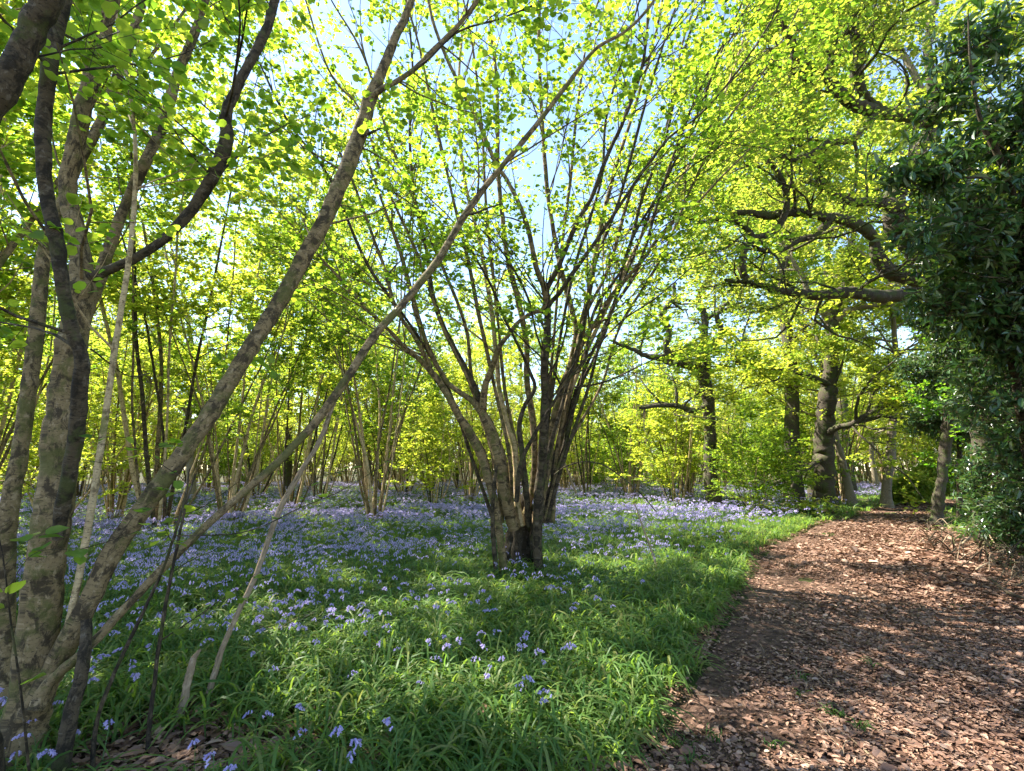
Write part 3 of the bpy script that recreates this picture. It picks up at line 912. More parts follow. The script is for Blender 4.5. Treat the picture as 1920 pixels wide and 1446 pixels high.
OSPEC = [(9, .12, 1.9, 8, .9, .28, .03, .8), (8, .2, .9, 5, .8, .25, .02, .6), (7, .2, .45, 4, .8, .22, .0, .5)]
OVER = [
    (pxlist('1850,1030,60,10.2 1845,900,52,10.3 1835,780,50,10.4 1825,680,50,10.4 1810,600,50,10.4 1785,545,54,10.3 1745,500,52,10.1 1706,458,50,9.9 1680,420,50,9.8 1678,375,48,9.7 1690,340,46,9.7 1712,305,32,9.7 1740,250,28,9.8 1750,180,24,9.9 1740,90,20,10 1760,-40,16,10.2'), 'trunk', .9),
    (pxlist('1810,600,26,10.4 1770,560,20,10.1 1720,552,18,9.8 1650,555,16,9.5 1590,548,14,9.3 1545,553,13,9.1 1495,550,11,9 1440,540,8,8.9 1400,530,5,8.9 1360,525,4,8.8'), 'limb', 1.0),
    (pxlist('1745,530,22,10.2 1700,520,20,10 1665,508,18,9.8 1645,480,16,9.7 1638,450,15,9.6 1620,430,14,9.5 1580,412,13,9.4 1540,405,12,9.2 1490,398,10,9 1440,405,9,8.8 1390,398,7,8.7 1330,415,5,8.6 1290,410,4,8.6'), 'limb', 1.0),
    (pxlist('1672,384,16,9.7 1640,380,12,9.6 1600,378,11,9.5 1570,368,9,9.4 1540,350,7,9.2 1500,335,5,9.1'), 'limb', 1.0),
    (pxlist('1400,528,8,8.7 1392,505,8,8.7 1395,470,8,8.7 1415,448,8,8.7 1450,435,8,8.7 1470,405,8,8.7 1475,370,7,8.7 1462,330,6,8.6 1440,300,4,8.6'), 'limb', .7),
    (pxlist('1415,448,7,8.7 1400,430,6,8.6 1375,412,5,8.5 1340,400,4,8.5'), 'limb', .6),
    (pxlist('1745,230,20,9.8 1690,215,18,9.6 1650,212,17,9.4 1610,200,16,9.2 1580,180,15,9 1545,145,13,8.9 1500,118,12,8.8 1482,80,11,8.7 1465,45,10,8.6 1440,15,8,8.5 1410,-40,6,8.5'), 'limb', .9),
    (pxlist('1655,214,15,9.4 1625,185,14,9.3 1605,140,15,9.2 1612,100,15,9.1 1600,50,14,9 1585,0,12,8.9 1570,-80,9,8.8'), 'limb', .9),
    (pxlist('1608,85,11,9.1 1635,50,10,9.1 1652,15,9,9.1 1670,-50,7,9.1'), 'limb', .9),
    (pxlist('1545,148,9,8.9 1560,110,8,8.9 1566,60,7,8.9 1560,10,6,8.9 1575,-40,5,8.9'), 'limb', .8),
    (pxlist('1290,410,5,8.6 1262,400,4,8.5 1230,415,4,8.4 1190,400,2,8.3'), 'limb', .8),
    (pxlist('1560,405,10,9.3 1530,440,8,9.2 1500,450,7,9.1 1460,470,5,9 1420,468,4,8.9'), 'limb', .9),
    (pxlist('1640,215,12,9.3 1600,260,9,9.1 1550,270,8,9 1500,300,6,8.9 1450,290,4,8.8'), 'limb', 1.0),
    (pxlist('1545,150,8,8.9 1510,148,7,8.8 1478,130,5,8.7 1450,125,4,8.6'), 'limb', .8),
]
def keep_over(q):
    c = q.mean(0)
    px = c[0] / zdepth(c) * FPX + 960; py = 723 - ((c[2] - CAM_H) * CP - c[1] * SP) / zdepth(c) * FPX
    return py < 590


limb_tree('oak_tree', 'old oak with dark crooked mossy limbs arching over the path from behind the evergreens', tuple(G(1850, 1030)), OVER, 41, OSPEC, M_OAKB,
          M_OAK, .072, 6, keep=keep_over, thick=1.8)
OSP2 = [(10, .42, 3.2, 8, .9, .22, .03, .7), (8, .2, 1.3, 5, .8, .22, .02, .5), (7, .2, .6, 4, .8, .22, .0, .4)]
BIG = [
    (pxlist('1548,962,64,18.4 1547,945,52,18.5 1546,900,44,18.5 1545,840,40,18.6 1546,790,38,18.6 1552,740,34,18.7 1556,690,28,18.8 1560,640,26,18.8 1561,595,25,18.9 1572,560,18,19 1590,520,15,19 1600,440,12,19.2 1610,340,9,19.5'), 'trunk', .9, None),
    (pxlist('1558,602,18,18.9 1540,580,13,18.8 1520,560,10,18.6 1505,520,9,18.5 1480,480,7,18.4 1450,420,5,18.2'), 'limb', 1, None),
    (pxlist('1566,600,14,18.8 1600,578,12,18.6 1640,572,10,18.5 1680,560,8,18.4'), 'limb', .8, None),
    (pxlist('1550,812,14,18.4 1575,800,12,18.0 1600,795,11,17.6 1640,770,12,17.2 1680,750,9,17'), 'limb', 1.2, None),
    (pxlist('1540,860,11,18.4 1510,880,9,18 1480,895,7,17.6 1440,910,6,17.3'), 'limb', .5, None),
    (pxlist('1552,720,12,18.6 1500,700,9,18 1440,690,9,17.5 1380,680,7,17.2'), 'limb', 1.2, None),
]
BIG = [(a, b_, c_) for a, b_, c_, d_ in BIG]
BIG = [(*b_, M_OAKB if k in (0, 3, 4, 5) else M_OAKP) for k, b_ in enumerate(BIG)]
limb_tree('oak_tree', 'tall oak with the thickest dark trunk, standing where the path bends away', tuple(G(1548, 958)), BIG, 43, OSP2, M_OAKP, M_YEL, .13, 11, kind='quad')
MOSSY = [
    (pxlist('1340,962,40,17.5 1338,940,30,17.6 1334,890,26,17.6 1332,840,25,17.7 1330,790,24,17.7 1326,740,23,17.8 1316,700,24,17.8 1290,682,22,17.8 1262,678,18,17.7 1240,672,14,17.6 1215,668,10,17.5 1185,655,8,17.4 1150,640,5,17.3'), 'trunk', .8),
    (pxlist('1322,715,20,17.8 1325,680,16,17.9 1318,640,14,18 1322,600,13,18.1 1310,560,11,18.2 1330,520,9,18.3 1320,470,7,18.4'), 'limb', 1),
    (pxlist('1262,678,14,17.7 1248,650,12,17.7 1255,620,11,17.7 1240,590,9,17.7 1262,560,8,17.7 1265,530,6,17.7'), 'limb', 1),
    (pxlist('1300,684,14,17.8 1340,650,12,17.5 1352,620,10,17.4 1345,590,8,17.3 1370,560,6,17.2'), 'limb', 1),
    (pxlist('1330,760,12,17.7 1300,770,9,17.2 1260,760,7,16.9 1200,765,5,16.7'), 'limb', 1),
]
limb_tree('oak_tree', 'mossy oak with a crooked branching top, standing left of the big dark trunk', tuple(G(1340, 958)), MOSSY, 44,
          [(7, .4, 2.6, 8, .9, .26, .03, .8), (6, .2, 1.1, 5, .8, .22, .02, .6), (4, .2, .5, 4, .8, .22, .0, .5)], M_OAKB, M_OAK, .12, 10, kind='quad')

# tree wrapped in the evergreens at the path's right edge
DARK = [(pxlist('1757,992,34,12.6 1757,965,27,12.7 1762,920,25,12.7 1768,870,24,12.8 1776,810,28,12.8 1782,740,24,12.9 1776,660,20,13 1790,560,16,13 1800,440,12,13.2'), 'trunk', .6)]
limb_tree('woodland_tree', 'dark straight trunk standing at the edge of the evergreens by the path', tuple(G(1757, 988)), DARK, 46, OSPEC, M_OAKB, M_DEEP, .10, 10)

BCAP = .008
# ------------------------------------------------------------------ evergreens on the right
def evergreen(name, label, base, blobs, seed, ntw, size, ratio, mat, stems, cat='shrub', keep=None, whorl=7, twl=.5):
    """blobs: (cx, cy, cz, rx, ry, rz) in world metres; twigs grow outwards from the stems into them and end in whorls of leaves"""
    rng = np.random.default_rng(seed)
    off = np.array(base, float)
    root = empty(name, tuple(base)); tag(root, label, cat)
    polys = []
    for c, r in stems:
        pts = catmull(np.array(c, float), 40)
        pts, rad = knobby(rng, pts, np.interp(np.linspace(0, 1, 40), np.linspace(0, 1, len(r)), r), .05, .06)
        v, q, u = tubes([(pts - off, rad)], 9, rough=.05, rng=rng)
        obj('stem', make_mesh('stem', v, q, mat=M_BARKD, uv=u), root)
    tw, tips = [], []
    vol = np.array([b[3] * b[4] * b[5] for b in blobs]) ** .67
    pick = rng.choice(len(blobs), ntw, p=vol / vol.sum())
    for bi in pick:
        b_ = blobs[bi]
        u = norm(rng.standard_normal(3)); rr = rng.uniform(.35, 1.0) ** .5
        cs = np.sin(u[0] * 5 + bi) * np.sin(u[1] * 6 + 2 * bi) * np.sin(u[2] * 5 + 1)
        if cs < -.25 and rr > .8: continue
        end = np.array(b_[:3]) + u * np.array(b_[3:]) * rr
        if end[2] < .15: continue
        d = norm(u * np.array([1, 1, .5]) + rng.normal(0, .35, 3) + [0, 0, .05])
        q = walk(rng, end - d * twl, d, twl * rng.uniform(.7, 1.3), 4, .18, .02)
        if keep and not keep(q[-1]): continue
        tw.append((q, np.linspace(.005, .002, 4))); tips.append(q)
    v, q, u = tubes([(a - off, b_) for a, b_ in tw], 3, rng=rng)
    obj('branches', make_mesh('branches', v, q, mat=M_BARKD, uv=u), root)
    q = np.stack(tips); B = len(q)
    t = rng.uniform(.35, 1.0, (B, whorl)); f = t * 3; i = np.minimum(f.astype(int), 2); uu = (f - i)[..., None]; bi = np.arange(B)[:, None]
    pos = q[bi, i] * (1 - uu) + q[bi, i + 1] * uu
    d = norm(q[bi, i + 1] - q[bi, i])
    rnd = norm(rng.standard_normal((B, whorl, 3)))
    ax = norm(d * .6 + norm(rnd - (rnd * d).sum(-1, keepdims=True) * d) * 1.0)
    ax[..., 2] -= .25
    pos, ax = pos.reshape(-1, 3), ax.reshape(-1, 3)
    nor = np.array([0, 0, .8]) + rng.normal(0, .4, pos.shape)
    ln = size * rng.uniform(.6, 1.2, len(pos))
    obj('foliage', leaves_mesh('foliage', pos - off, ax, nor, ln, ratio, 'long', mat), root)
    return root


def blob_px(px, py, z, rx, ry, rz):
    p = P(px, py, z)
    return (p[0], p[1], p[2], rx, ry, rz)


def rstem(pxl, w):
    c = [P(a, b, z) for a, b, z in pxl]
    return (c, w)


evergreen('rhododendron', 'tall dark rhododendron with long glossy leaves hanging over the right edge of the path', G(1960, 1085),
          [blob_px(1890, 330, 5.4, .85, .9, 1.0), blob_px(1850, 520, 5.8, .75, .9, .8), blob_px(1985, 170, 5.2, .5, .7, .6), blob_px(1905, 700, 6.2, .8, 1.0, .9),
           blob_px(1760, 320, 5.0, .45, .5, .28), blob_px(1820, 430, 5.2, .6, .5, .4), blob_px(1990, 850, 6.3, .7, .9, .8), blob_px(1975, 960, 7.3, .8, .8, .6), blob_px(1890, 620, 5.9, .6, .7, .5), blob_px(1830, 90, 5.2, .38, .5, .5),
           blob_px(1690, 325, 4.9, .34, .3, .12), blob_px(1730, 440, 5.0, .40, .4, .16), blob_px(1760, 200, 5.0, .35, .4, .2), blob_px(1780, 560, 5.6, .4, .5, .3), blob_px(1990, 500, 5.6, .8, .9, 1.2)],
          51, 2300, .13, .36, M_RHODO,
          [rstem([(1960, 1090, 6.6), (1930, 900, 6.5), (1900, 700, 6.2), (1870, 540, 6.0), (1880, 400, 5.7), (1900, 250, 5.5), (1930, 120, 5.4)], [.06, .05, .035, .02, .008]),
           rstem([(1975, 1090, 6.6), (1990, 800, 6.2), (1960, 600, 5.9), (1890, 340, 5.2), (1840, 230, 5.1), (1820, 120, 5.0), (1815, 20, 5.0)], [.05, .04, .03, .015, .005]),
           rstem([(1930, 900, 6.5), (1920, 400, 5.2), (1870, 340, 5.0), (1800, 330, 4.95), (1730, 322, 4.9), (1660, 318, 4.9)], [.03, .02, .012, .008, .003])],
          keep=lambda p: True, whorl=8)
evergreen('holly_bush', 'dense dark evergreen bush with small shiny leaves on the bank beside the path', G(1880, 1040),
          [blob_px(1965, 890, 8.6, 1.25, 1.4, 1.1), blob_px(1868, 930, 9.2, .65, .7, .75), blob_px(1900, 1000, 8.6, .9, .7, .35), blob_px(1885, 740, 9.0, .9, 1.2, .9), blob_px(1920, 640, 8.6, 1.2, 1.2, 1.3), blob_px(1800, 650, 9.4, .7, .8, .6),
           blob_px(1760, 600, 9.0, .5, .6, .25), blob_px(1860, 440, 9.5, 1.0, 1.2, 1.2)],
          52, 4800, .09, .45, M_RHODO,
          [rstem([(1880, 1040, 8.8), (1875, 850, 9.0), (1860, 700, 9.0), (1870, 520, 9.2), (1860, 380, 9.4)], [.07, .05, .03, .01]),
           rstem([(1890, 1040, 8.8), (1930, 850, 8.8), (1960, 650, 8.6)], [.05, .03, .01])], whorl=8, twl=.4)
evergreen('evergreen_bush', 'mid-green evergreen bush behind the dark straight trunk by the path', G(1800, 985),
          [blob_px(1790, 760, 13.6, 1.1, 1.2, 1.3), blob_px(1870, 900, 14.5, 1.3, 1.0, 1.2), blob_px(1730, 690, 13.2, .7, .9, .5), blob_px(1850, 640, 13.6, 1.4, 1.3, 1.2),
           blob_px(1735, 790, 13.4, .5, .6, .4)],
          53, 3400, .11, .45, M_RHODO,
          [rstem([(1800, 985, 13.6), (1800, 850, 13.6), (1790, 700, 13.6), (1800, 560, 13.6)], [.08, .06, .03, .01])], whorl=8, twl=.5)
evergreen('rhododendron', 'dark rhododendron filling the bank at the extreme right edge of the path', (9.6, 7.0, 0),
          [(9.6, 7.0, 1.3, 1.3, 1.5, 1.1), (9.2, 7.6, 2.7, 1.1, 1.2, 1.0), (10.2, 6.0, 1.6, 1.3, 1.3, 1.3), (9.8, 7.2, 4.0, 1.1, 1.2, 1.0), (8.5, 8.2, .7, .8, .7, .6)],
          55, 3400, .12, .36, M_RHODO, [([(9.6, 7.0, -.1), (9.5, 7.1, 1.5), (9.4, 7.3, 3), (9.6, 7.2, 4.4)], [.06, .045, .03, .008])], whorl=8)
evergreen('bramble_bush', 'low russet-tinged bush beyond the far bend of the path', G(1715, 952),
          [blob_px(1712, 915, 20.5, 1.0, .9, .75), blob_px(1690, 925, 20.5, .6, .6, .5), blob_px(1745, 900, 21, 1.0, 1, .9)],
          54, 1800, .13, .5, M_OAK,
          [rstem([(1715, 955, 20.5), (1712, 910, 20.5), (1720, 880, 20.5)], [.03, .02, .005])], whorl=8, twl=.4)

# ------------------------------------------------------------------ the woodland floor: bluebell leaves
def in_view(x, y, margin=1.12):
    return (np.abs(x) < (960 / FPX) * margin * y + 1.2) & (y > 1.2)


def patch_noise(x, y, s, ph=0.0):
    return (np.sin(x * s + ph) * np.sin(y * s * 1.13 + 1.7 * ph + .5) + np.sin(x * s * 2.3 + y * s * 1.1 + ph) * .6 + np.sin(y * s * 2.9 - x * s * 1.9 + 2 * ph) * .4) / 2


def on_ground(x, y, edge=0.0):
    l_, r_ = path_side(x, y)
    left = l_ > edge
    past = (y > LEs[-1, 1] + .5)
    right = (r_ > 0.3) & (y > 11)
    return left | past | right


BANK = G(300, 1430)


def blades(name, N, dmin, dmax, K, seg, seed, Lr, Wr, dens=None):
    rng = np.random.default_rng(seed)
    a = rng.uniform(-.86, .86, N * 2); d = np.sqrt(rng.uniform(dmin ** 2, dmax ** 2, N * 2))
    x, y = d * np.sin(a), d * np.cos(a)
    ok = in_view(x, y) & on_ground(x, y, 0.0)
    # ragged edge and bare leaf-strewn patches
    l_, _ = path_side(x, y)
    edge = .10 + .16 * patch_noise(x, y, 3.1, .4)
    ok &= ((l_ > edge) | (y > LEs[-1, 1]) | (l_ < -1))
    bare = np.exp(-(((x + 1.75) / .75) ** 2 + ((y - 2.75) / .42) ** 2))
    bare += .8 * np.exp(-(((x - .35) / .5) ** 2 + ((y - 2.45) / .3) ** 2))
    ok &= rng.uniform(size=N * 2) > bare * 1.3
    ok &= (patch_noise(x, y, 2.1, 2.0) > -.62) | (rng.uniform(size=N * 2) < .45)
    if dens is not None: ok &= rng.uniform(size=N * 2) < dens(x, y)
    x, y = x[ok][:N], y[ok][:N]
    n = len(x)
    # leaves grow in tufts
    z = height(x, y)
    K_ = K
    px = np.repeat(x, K_) + rng.normal(0, .018, n * K_); py = np.repeat(y, K_) + rng.normal(0, .018, n * K_); pz = np.repeat(z, K_) - .01
    az = np.repeat(rng.uniform(0, 6.28, n), K_) + rng.uniform(0, 6.28, n * K_)
    sc = np.repeat(rng.uniform(.65, 1.2, n), K_)
    L = rng.uniform(*Lr, n * K_) * sc; W = rng.uniform(*Wr, n * K_)
    out = np.stack([np.cos(az), np.sin(az), np.zeros_like(az)], -1)
    sd = np.stack([-np.sin(az), np.cos(az), np.zeros_like(az)], -1)
    p0 = np.stack([px, py, pz], -1)
    rise = rng.uniform(.35, .95, n * K_); fall = rng.uniform(-.02, .62, n * K_)
    p1 = p0 + out * (L * rng.uniform(.05, .3, n * K_))[:, None] + UPZ * (L * rise)[:, None]
    p2 = p0 + out * (L * rng.uniform(.55, .95, n * K_))[:, None] + UPZ * (L * fall * rise + .01)[:, None] + sd * (L * rng.normal(0, .12, n * K_))[:, None]
    t = np.linspace(0, 1, seg + 1)
    c = (1 - t)[None, :, None] ** 2 * p0[:, None] + 2 * (t * (1 - t))[None, :, None] * p1[:, None] + (t ** 2)[None, :, None] * p2[:, None]
    w = W[:, None] * (np.array([.6] + [1.0] * (seg - 1) + [.06])[None]) * (1 - .35 * t[None] ** 2)
    tw = rng.normal(0, .35, n * K_)[:, None] * t[None]
    off = sd[:, None] * (w * np.cos(tw))[..., None] + UPZ * (w * np.sin(tw))[..., None]
    v = np.stack([c - off, c + off], 2)     # n, seg+1, 2, 3
    M = n * K_
    b = (np.arange(M) * (seg + 1) * 2)[:, None] + (np.arange(seg) * 2)[None]
    q = np.stack([b, b + 1, b + 3, b + 2], -1).reshape(-1, 4)
    o = obj(name, make_mesh(name, v.reshape(-1, 3), q, mat=M_BLADE, smooth=True))
    return o


o = blades('bluebell_leaves', 6800, 1.5, 7.5, 11, 6, 61, (.16, .40), (.0045, .0090))
tag(o, kind='stuff')
o = blades('bluebell_leaves', 9000, 7.3, 15, 9, 4, 62, (.20, .40), (.006, .010))
tag(o, kind='stuff')
o = blades('bluebell_leaves', 11000, 14.5, 42, 7, 3, 63, (.24, .42), (.012, .020))
tag(o, kind='stuff')

# ------------------------------------------------------------------ bluebells
def bell_geo(L, r, sides, rings):
    """one nodding bell hanging from the origin along -Z"""
    ang = np.linspace(0, 2 * np.pi, sides, endpoint=False)
    prof = [(0, .25), (.12, .8), (.6, .85), (.85, 1.05), (1.0, 1.7)] if rings == 5 else [(0, .4), (.6, .9), (1.0, 1.6)]
    V = []
    for k, (t, s) in enumerate(prof):
        rr = r * s * (1.0 if k < len(prof) - 1 else 1.0)
        V.append(np.stack([np.cos(ang) * rr, np.sin(ang) * rr, np.full(sides, -t * L)], -1))
    V = np.stack(V)
    Q = []
    for k in range(len(prof) - 1):
        for s in range(sides):
            if k == len(prof) - 2 and rings == 5 and s % 2: continue    # gaps between the curled tips
            s2 = (s + 1) % sides
            Q.append([k * sides + s, k * sides + s2, (k + 1) * sides + s2, (k + 1) * sides + s])
    return V.reshape(-1, 3), np.array(Q)


def bluebell_proto(seed, H, nb, sides, rings, bl, br, stalk_r, stalk_sides):
    rng = np.random.default_rng(seed)
    bend = rng.uniform(.03, .09); a = rng.uniform(0, 6.28)
    dirv = np.array([math.cos(a), math.sin(a), 0])
    pts = catmull(np.array([[0, 0, 0], [0, 0, H * .5] + dirv * .01, [0, 0, H * .85] + dirv * .03, [0, 0, H * .98] + dirv * (.03 + bend * .6), [0, 0, H * .93] + dirv * (.04 + bend)]), 9)
    sv, sq, su = tubes([(pts, np.linspace(stalk_r, stalk_r * .5, 9))], stalk_sides)
    BV, BQ = [], []; b = 0
    gv, gq = bell_geo(bl, br, sides, rings)
    for k in range(nb):
        t = .58 + .42 * k / max(1, nb - 1)
        p, d = along(pts, min(t, .999))
        side = norm(dirv * rng.uniform(.3, 1) + np.array([-dirv[1], dirv[0], 0]) * rng.choice([-1, 1]) * rng.uniform(.2, 1.0))
        p = p + side * rng.uniform(.008, .018) + np.array([0, 0, .004])
        tilt = norm(np.array([0, 0, 1.0]) - side * rng.uniform(.3, 1.0))     # local +z
        x_ = norm(np.cross([0.3, 1, .2], tilt)); y_ = np.cross(tilt, x_)
        v = gv * rng.uniform(.8, 1.1)
        v = v[:, :1] * x_ + v[:, 1:2] * y_ + v[:, 2:3] * tilt + p
        BV.append(v); BQ.append(gq + b); b += len(v)
    return (sv, sq), (np.concatenate(BV), np.concatenate(BQ))


def flower_points(seed):
    rng = np.random.default_rng(seed)
    out = []
    for N, d0, d1, dens0 in ((2600, 2.0, 7.5, 1), (26000, 7.5, 16, 1), (60000, 16, 48, 1)):
        a = rng.uniform(-.84, .84, N); d = np.sqrt(rng.uniform(d0 ** 2, d1 ** 2, N))
        x, y = d * np.sin(a), d * np.cos(a)
        l_, r_ = path_side(x, y)
        dn = np.interp(d, [2, 4.5, 6.5, 8, 10, 14, 20, 48], [.5, .5, .45, .42, .5, .72, .85, .8])
        # the flowers thin out towards the path and thicken to the left
        dn = dn * np.clip((l_ - .15) / (1.0 + .18 * d), .02, 1)
        dn = np.where(y > LEs[-1, 1], np.interp(d, [2, 48], [1, 1]), dn)
        dn = dn * np.clip(.62 + 1.1 * patch_noise(x, y, 1.7, 1.0), .06, 1.3)
        dn = dn + np.where((x < -1.6) & (d > 4.6) & (d < 9), .35, 0) * (l_ > 0)
        bare = np.exp(-(((x + 1.75) / .75) ** 2 + ((y - 2.75) / .42) ** 2))
        ok = in_view(x, y, 1.02) & (l_ > .15) | ((y > LEs[-1, 1] + 1) & in_view(x, y, 1.02)) | ((r_ > .8) & (y > 14) & in_view(x, y, 1.02))
        ok &= rng.uniform(size=N) < dn
        ok &= (bare < .8)
        out.append(np.c_[x[ok], y[ok]])
    p = np.concatenate(out)
    d = np.hypot(p[:, 0], p[:, 1])
    return p[np.argsort(d)]


FP = flower_points(71)
rb = np.random.default_rng(72)
BP = []
for k in range(8):
    (sv, sq), (bv, bq) = bluebell_proto(300 + k, .33 + .025 * (k % 4), 6 + k % 6, 6, 5, .021, .0060, .0022, 5)
    BP.append((make_mesh('bluebell', sv, sq, mat=M_STALK), make_mesh('blossom', bv, bq, mat=M_PETAL, smooth=False)))
NHERO = 300
fp_h = FP[:NHERO]
for k, (x, y) in enumerate(fp_h):
    a, b_ = BP[k % len(BP)]
    o = obj('bluebell', a, loc=(x, y, float(height(x, y)) - .01))
    s = rb.uniform(.62, .95)
    o.rotation_euler = (rb.normal(0, .12), rb.normal(0, .12), rb.uniform(0, 6.28)); o.scale = (s * 1.1, s * 1.1, s)
    tag(o, 'violet bluebell on a nodding stalk among the leaves nearest the viewer', 'flower', 'bluebells nearest the viewer')
    obj('blossom', b_, o)


def flower_carpet(name, pts, protos, seed, sc):
    rng = np.random.default_rng(seed)
    idx = rng.integers(0, len(protos), len(pts))
    SV, SQ, BV, BQ = [], [], [], []
    sb = bb = 0
    for k, ((sv, sq), (bv, bq)) in enumerate(protos):
        p = pts[idx == k]; n = len(p)
        if not n: continue
        a = rng.uniform(0, 6.28, n); s = rng.uniform(*sc, n)
        c, s_ = np.cos(a)[:, None], np.sin(a)[:, None]
        z = height(p[:, 0], p[:, 1])
        lean = rng.normal(0, .12, (n, 2))
        for (v, q, isb) in ((sv, sq, 0), (bv, bq, 1)):
            X_ = (v[None, :, 0] * c - v[None, :, 1] * s_) * s[:, None]; Y_ = (v[None, :, 0] * s_ + v[None, :, 1] * c) * s[:, None]; Z_ = v[None, :, 2] * s[:, None]
            W = np.stack([X_ + p[:, :1] + lean[:, :1] * Z_, Y_ + p[:, 1:] + lean[:, 1:] * Z_, Z_ + z[:, None]], -1)
            qq = q[None] + (np.arange(n) * len(v))[:, None, None]
            if isb: BV.append(W.reshape(-1, 3)); BQ.append(qq.reshape(-1, 4) + bb); bb += n * len(v)
            else: SV.append(W.reshape(-1, 3)); SQ.append(qq.reshape(-1, 4) + sb); sb += n * len(v)
    V = np.concatenate(BV + SV); nb_ = sum(len(a) for a in BQ)
    Q = np.concatenate(BQ + [a + bb for a in SQ])
    me = make_mesh(name, V, Q, mat=[M_PETAL, M_STALK], smooth=False)
    mi = np.zeros(len(me.polygons), np.int32); mi[nb_:] = 1
    if len(me.polygons) == len(Q): me.polygons.foreach_set('material_index', mi)
    o = obj(name, me); tag(o, kind='stuff')
    return o


dF = np.hypot(FP[:, 0], FP[:, 1])
mid = FP[NHERO:][dF[NHERO:] < 12]; far = FP[NHERO:][dF[NHERO:] >= 12]
flower_carpet('bluebell_carpet', mid, [bluebell_proto(330 + k, .33, 6, 5, 3, .019, .0048, .0022, 3) for k in range(5)], 73, (.75, 1.15))
flower_carpet('bluebell_carpet', far, [bluebell_proto(340 + k, .34, 5, 3, 3, .026, .0085, .003, 3) for k in range(5)], 74, (.8, 1.25))

# ------------------------------------------------------------------ dead leaves, twigs and sticks
def litter(name, N, region, seed, size):
    rng = np.random.default_rng(seed)
    x, y = region(rng, N)
    ok = in_view(x, y, 1.1)
    l_, _ = path_side(x, y)
    ok &= rng.uniform(size=len(x)) < np.clip(.0 + np.maximum(-l_, 0) * .5 + .45 * patch_noise(x, y, 2.0, 3.0) + np.where(l_ > 0, .8, 0), .05, 1)
    x, y = x[ok], y[ok]; n = len(x)
    z = height(x, y) + .014 + rng.uniform(0, .022, n)
    a = rng.uniform(0, 6.28, n)
    ax = np.stack([np.cos(a), np.sin(a), rng.normal(0, .22, n)], -1)
    nor = np.array([0, 0, 1.0]) + rng.normal(0, .26, (n, 3))
    T, q, t = LEAF['simple']
    L = size * np.clip(rng.lognormal(-.12, .48, n), .25, 2.4)
    o = obj(name, leaves_mesh(name, np.stack([x, y, z], -1), ax, nor, L, .62, 'simple', M_LITTER))
    tag(o, kind='stuff')
    return o


def reg_path(d0, d1):
    def f(rng, N):
        k = rng.uniform(d0, d1, N)
        le = np.interp(k, LEs[:, 1], LEs[:, 0]); re = np.interp(k, REs[:, 1], REs[:, 0])
        return le - .25 + (re + .5 - le) * rng.uniform(0, 1, N), k
    return f


litter('dead_leaf_litter', 120000, reg_path(1.6, 5.5), 81, .027)
litter('dead_leaf_litter', 80000, reg_path(5.0, 12), 82, .036)
litter('dead_leaf_litter', 16000, reg_path(12, 24), 83, .07)
litter('dead_leaf_litter', 9000, lambda rng, N: (rng.normal(-1.7, 1.0, N), rng.normal(2.75, .55, N)), 84, .05)
litter('dead_leaf_litter', 14000, lambda rng, N: (rng.uniform(-5, 2.2, N), rng.uniform(2, 8, N)), 88, .045)
litter('dead_leaf_litter', 30000, lambda rng, N: (rng.uniform(4.5, 13, N), rng.uniform(2.5, 12, N)), 89, .055)
litter('dead_leaf_litter', 6000, lambda rng, N: (rng.normal(.45, .45, N), rng.normal(2.4, .35, N)), 85, .05)
litter('dead_leaf_litter', 12000, lambda rng, N: (G(1850, 1060)[0] + rng.normal(.3, 1.3, N), G(1850, 1060)[1] + rng.normal(0, 1.2, N)), 86, .08)


def stick(label, ctrl, r0, r1, mat, lift=.02, cat='stick', twigs=2, seed=0, group=None, name='fallen_stick'):
    """ctrl: px points on the ground (px, py[, height])"""
    rng = np.random.default_rng(900 + seed)
    pts = []
    for c in ctrl:
        g = G(c[0], c[1]); h = (c[2] if len(c) > 2 else 0)
        pts.append([g[0], g[1], float(height(g[0], g[1])) + lift + h])
    pts = catmull(np.array(pts), 24)
    rad = np.linspace(r0, r1, 24)
    pts, rad = knobby(rng, pts, rad, .08, .10)
    b0 = pts[0].copy()
    wood = []
    for _ in range(twigs):
        t = rng.uniform(.3, .95); p, d = along(pts, t)
        nd = rot_dir(d, rng.uniform(.5, .9), rng); nd[2] = abs(nd[2]) * .5
        q = walk(rng, p, norm(nd), rng.uniform(.12, .35), 7, .12, 0)
        wood.append((q - b0, np.linspace(np.interp(t, [0, 1], [r0, r1]) * .5, .001, 7)))
    v, q, u = merge([tubes([(pts - b0, rad)], 9, rough=.06, rng=rng)] + ([tubes(wood, 5, rng=rng)] if wood else []))
    o = obj(name, make_mesh(name, v, q, mat=mat, uv=u), loc=tuple(b0))
    tag(o, label, cat, group)
    return o


stick('long pale stick lying across the leaf litter at the bottom of the path', [(1530, 1350), (1600, 1395), (1650, 1440), (1700, 1470)], .007, .004, M_DEAD, seed=1)
stick('short pale broken stick standing up at the bottom edge among bluebell leaves', [(585, 1450), (600, 1425, .03), (622, 1370, .10)], .008, .004, M_DEAD, seed=2, twigs=0)
stick('thin bent twig half buried in the bluebell leaves, below the leaning pole', [(485, 1205, .10), (530, 1215, .12), (590, 1190, .15)], .006, .003, M_DEAD, seed=3)
stick('dark forked branch lying at the right edge of the path', [(1960, 1135), (1900, 1130, .06), (1860, 1105, .12)], .022, .012, M_BARKD, seed=4, twigs=4)
stick('pale thick stick at the right edge beside the dark forked branch', [(1990, 1118, .02), (1930, 1108, .03), (1870, 1100, .02)], .015, .008, M_DEAD, seed=5)
stick('long thin pale rod along the top of the brush heap by the path', [(1990, 1040, .25), (1880, 1020, .22), (1760, 1005, .10)], .010, .005, M_DEAD, seed=6)
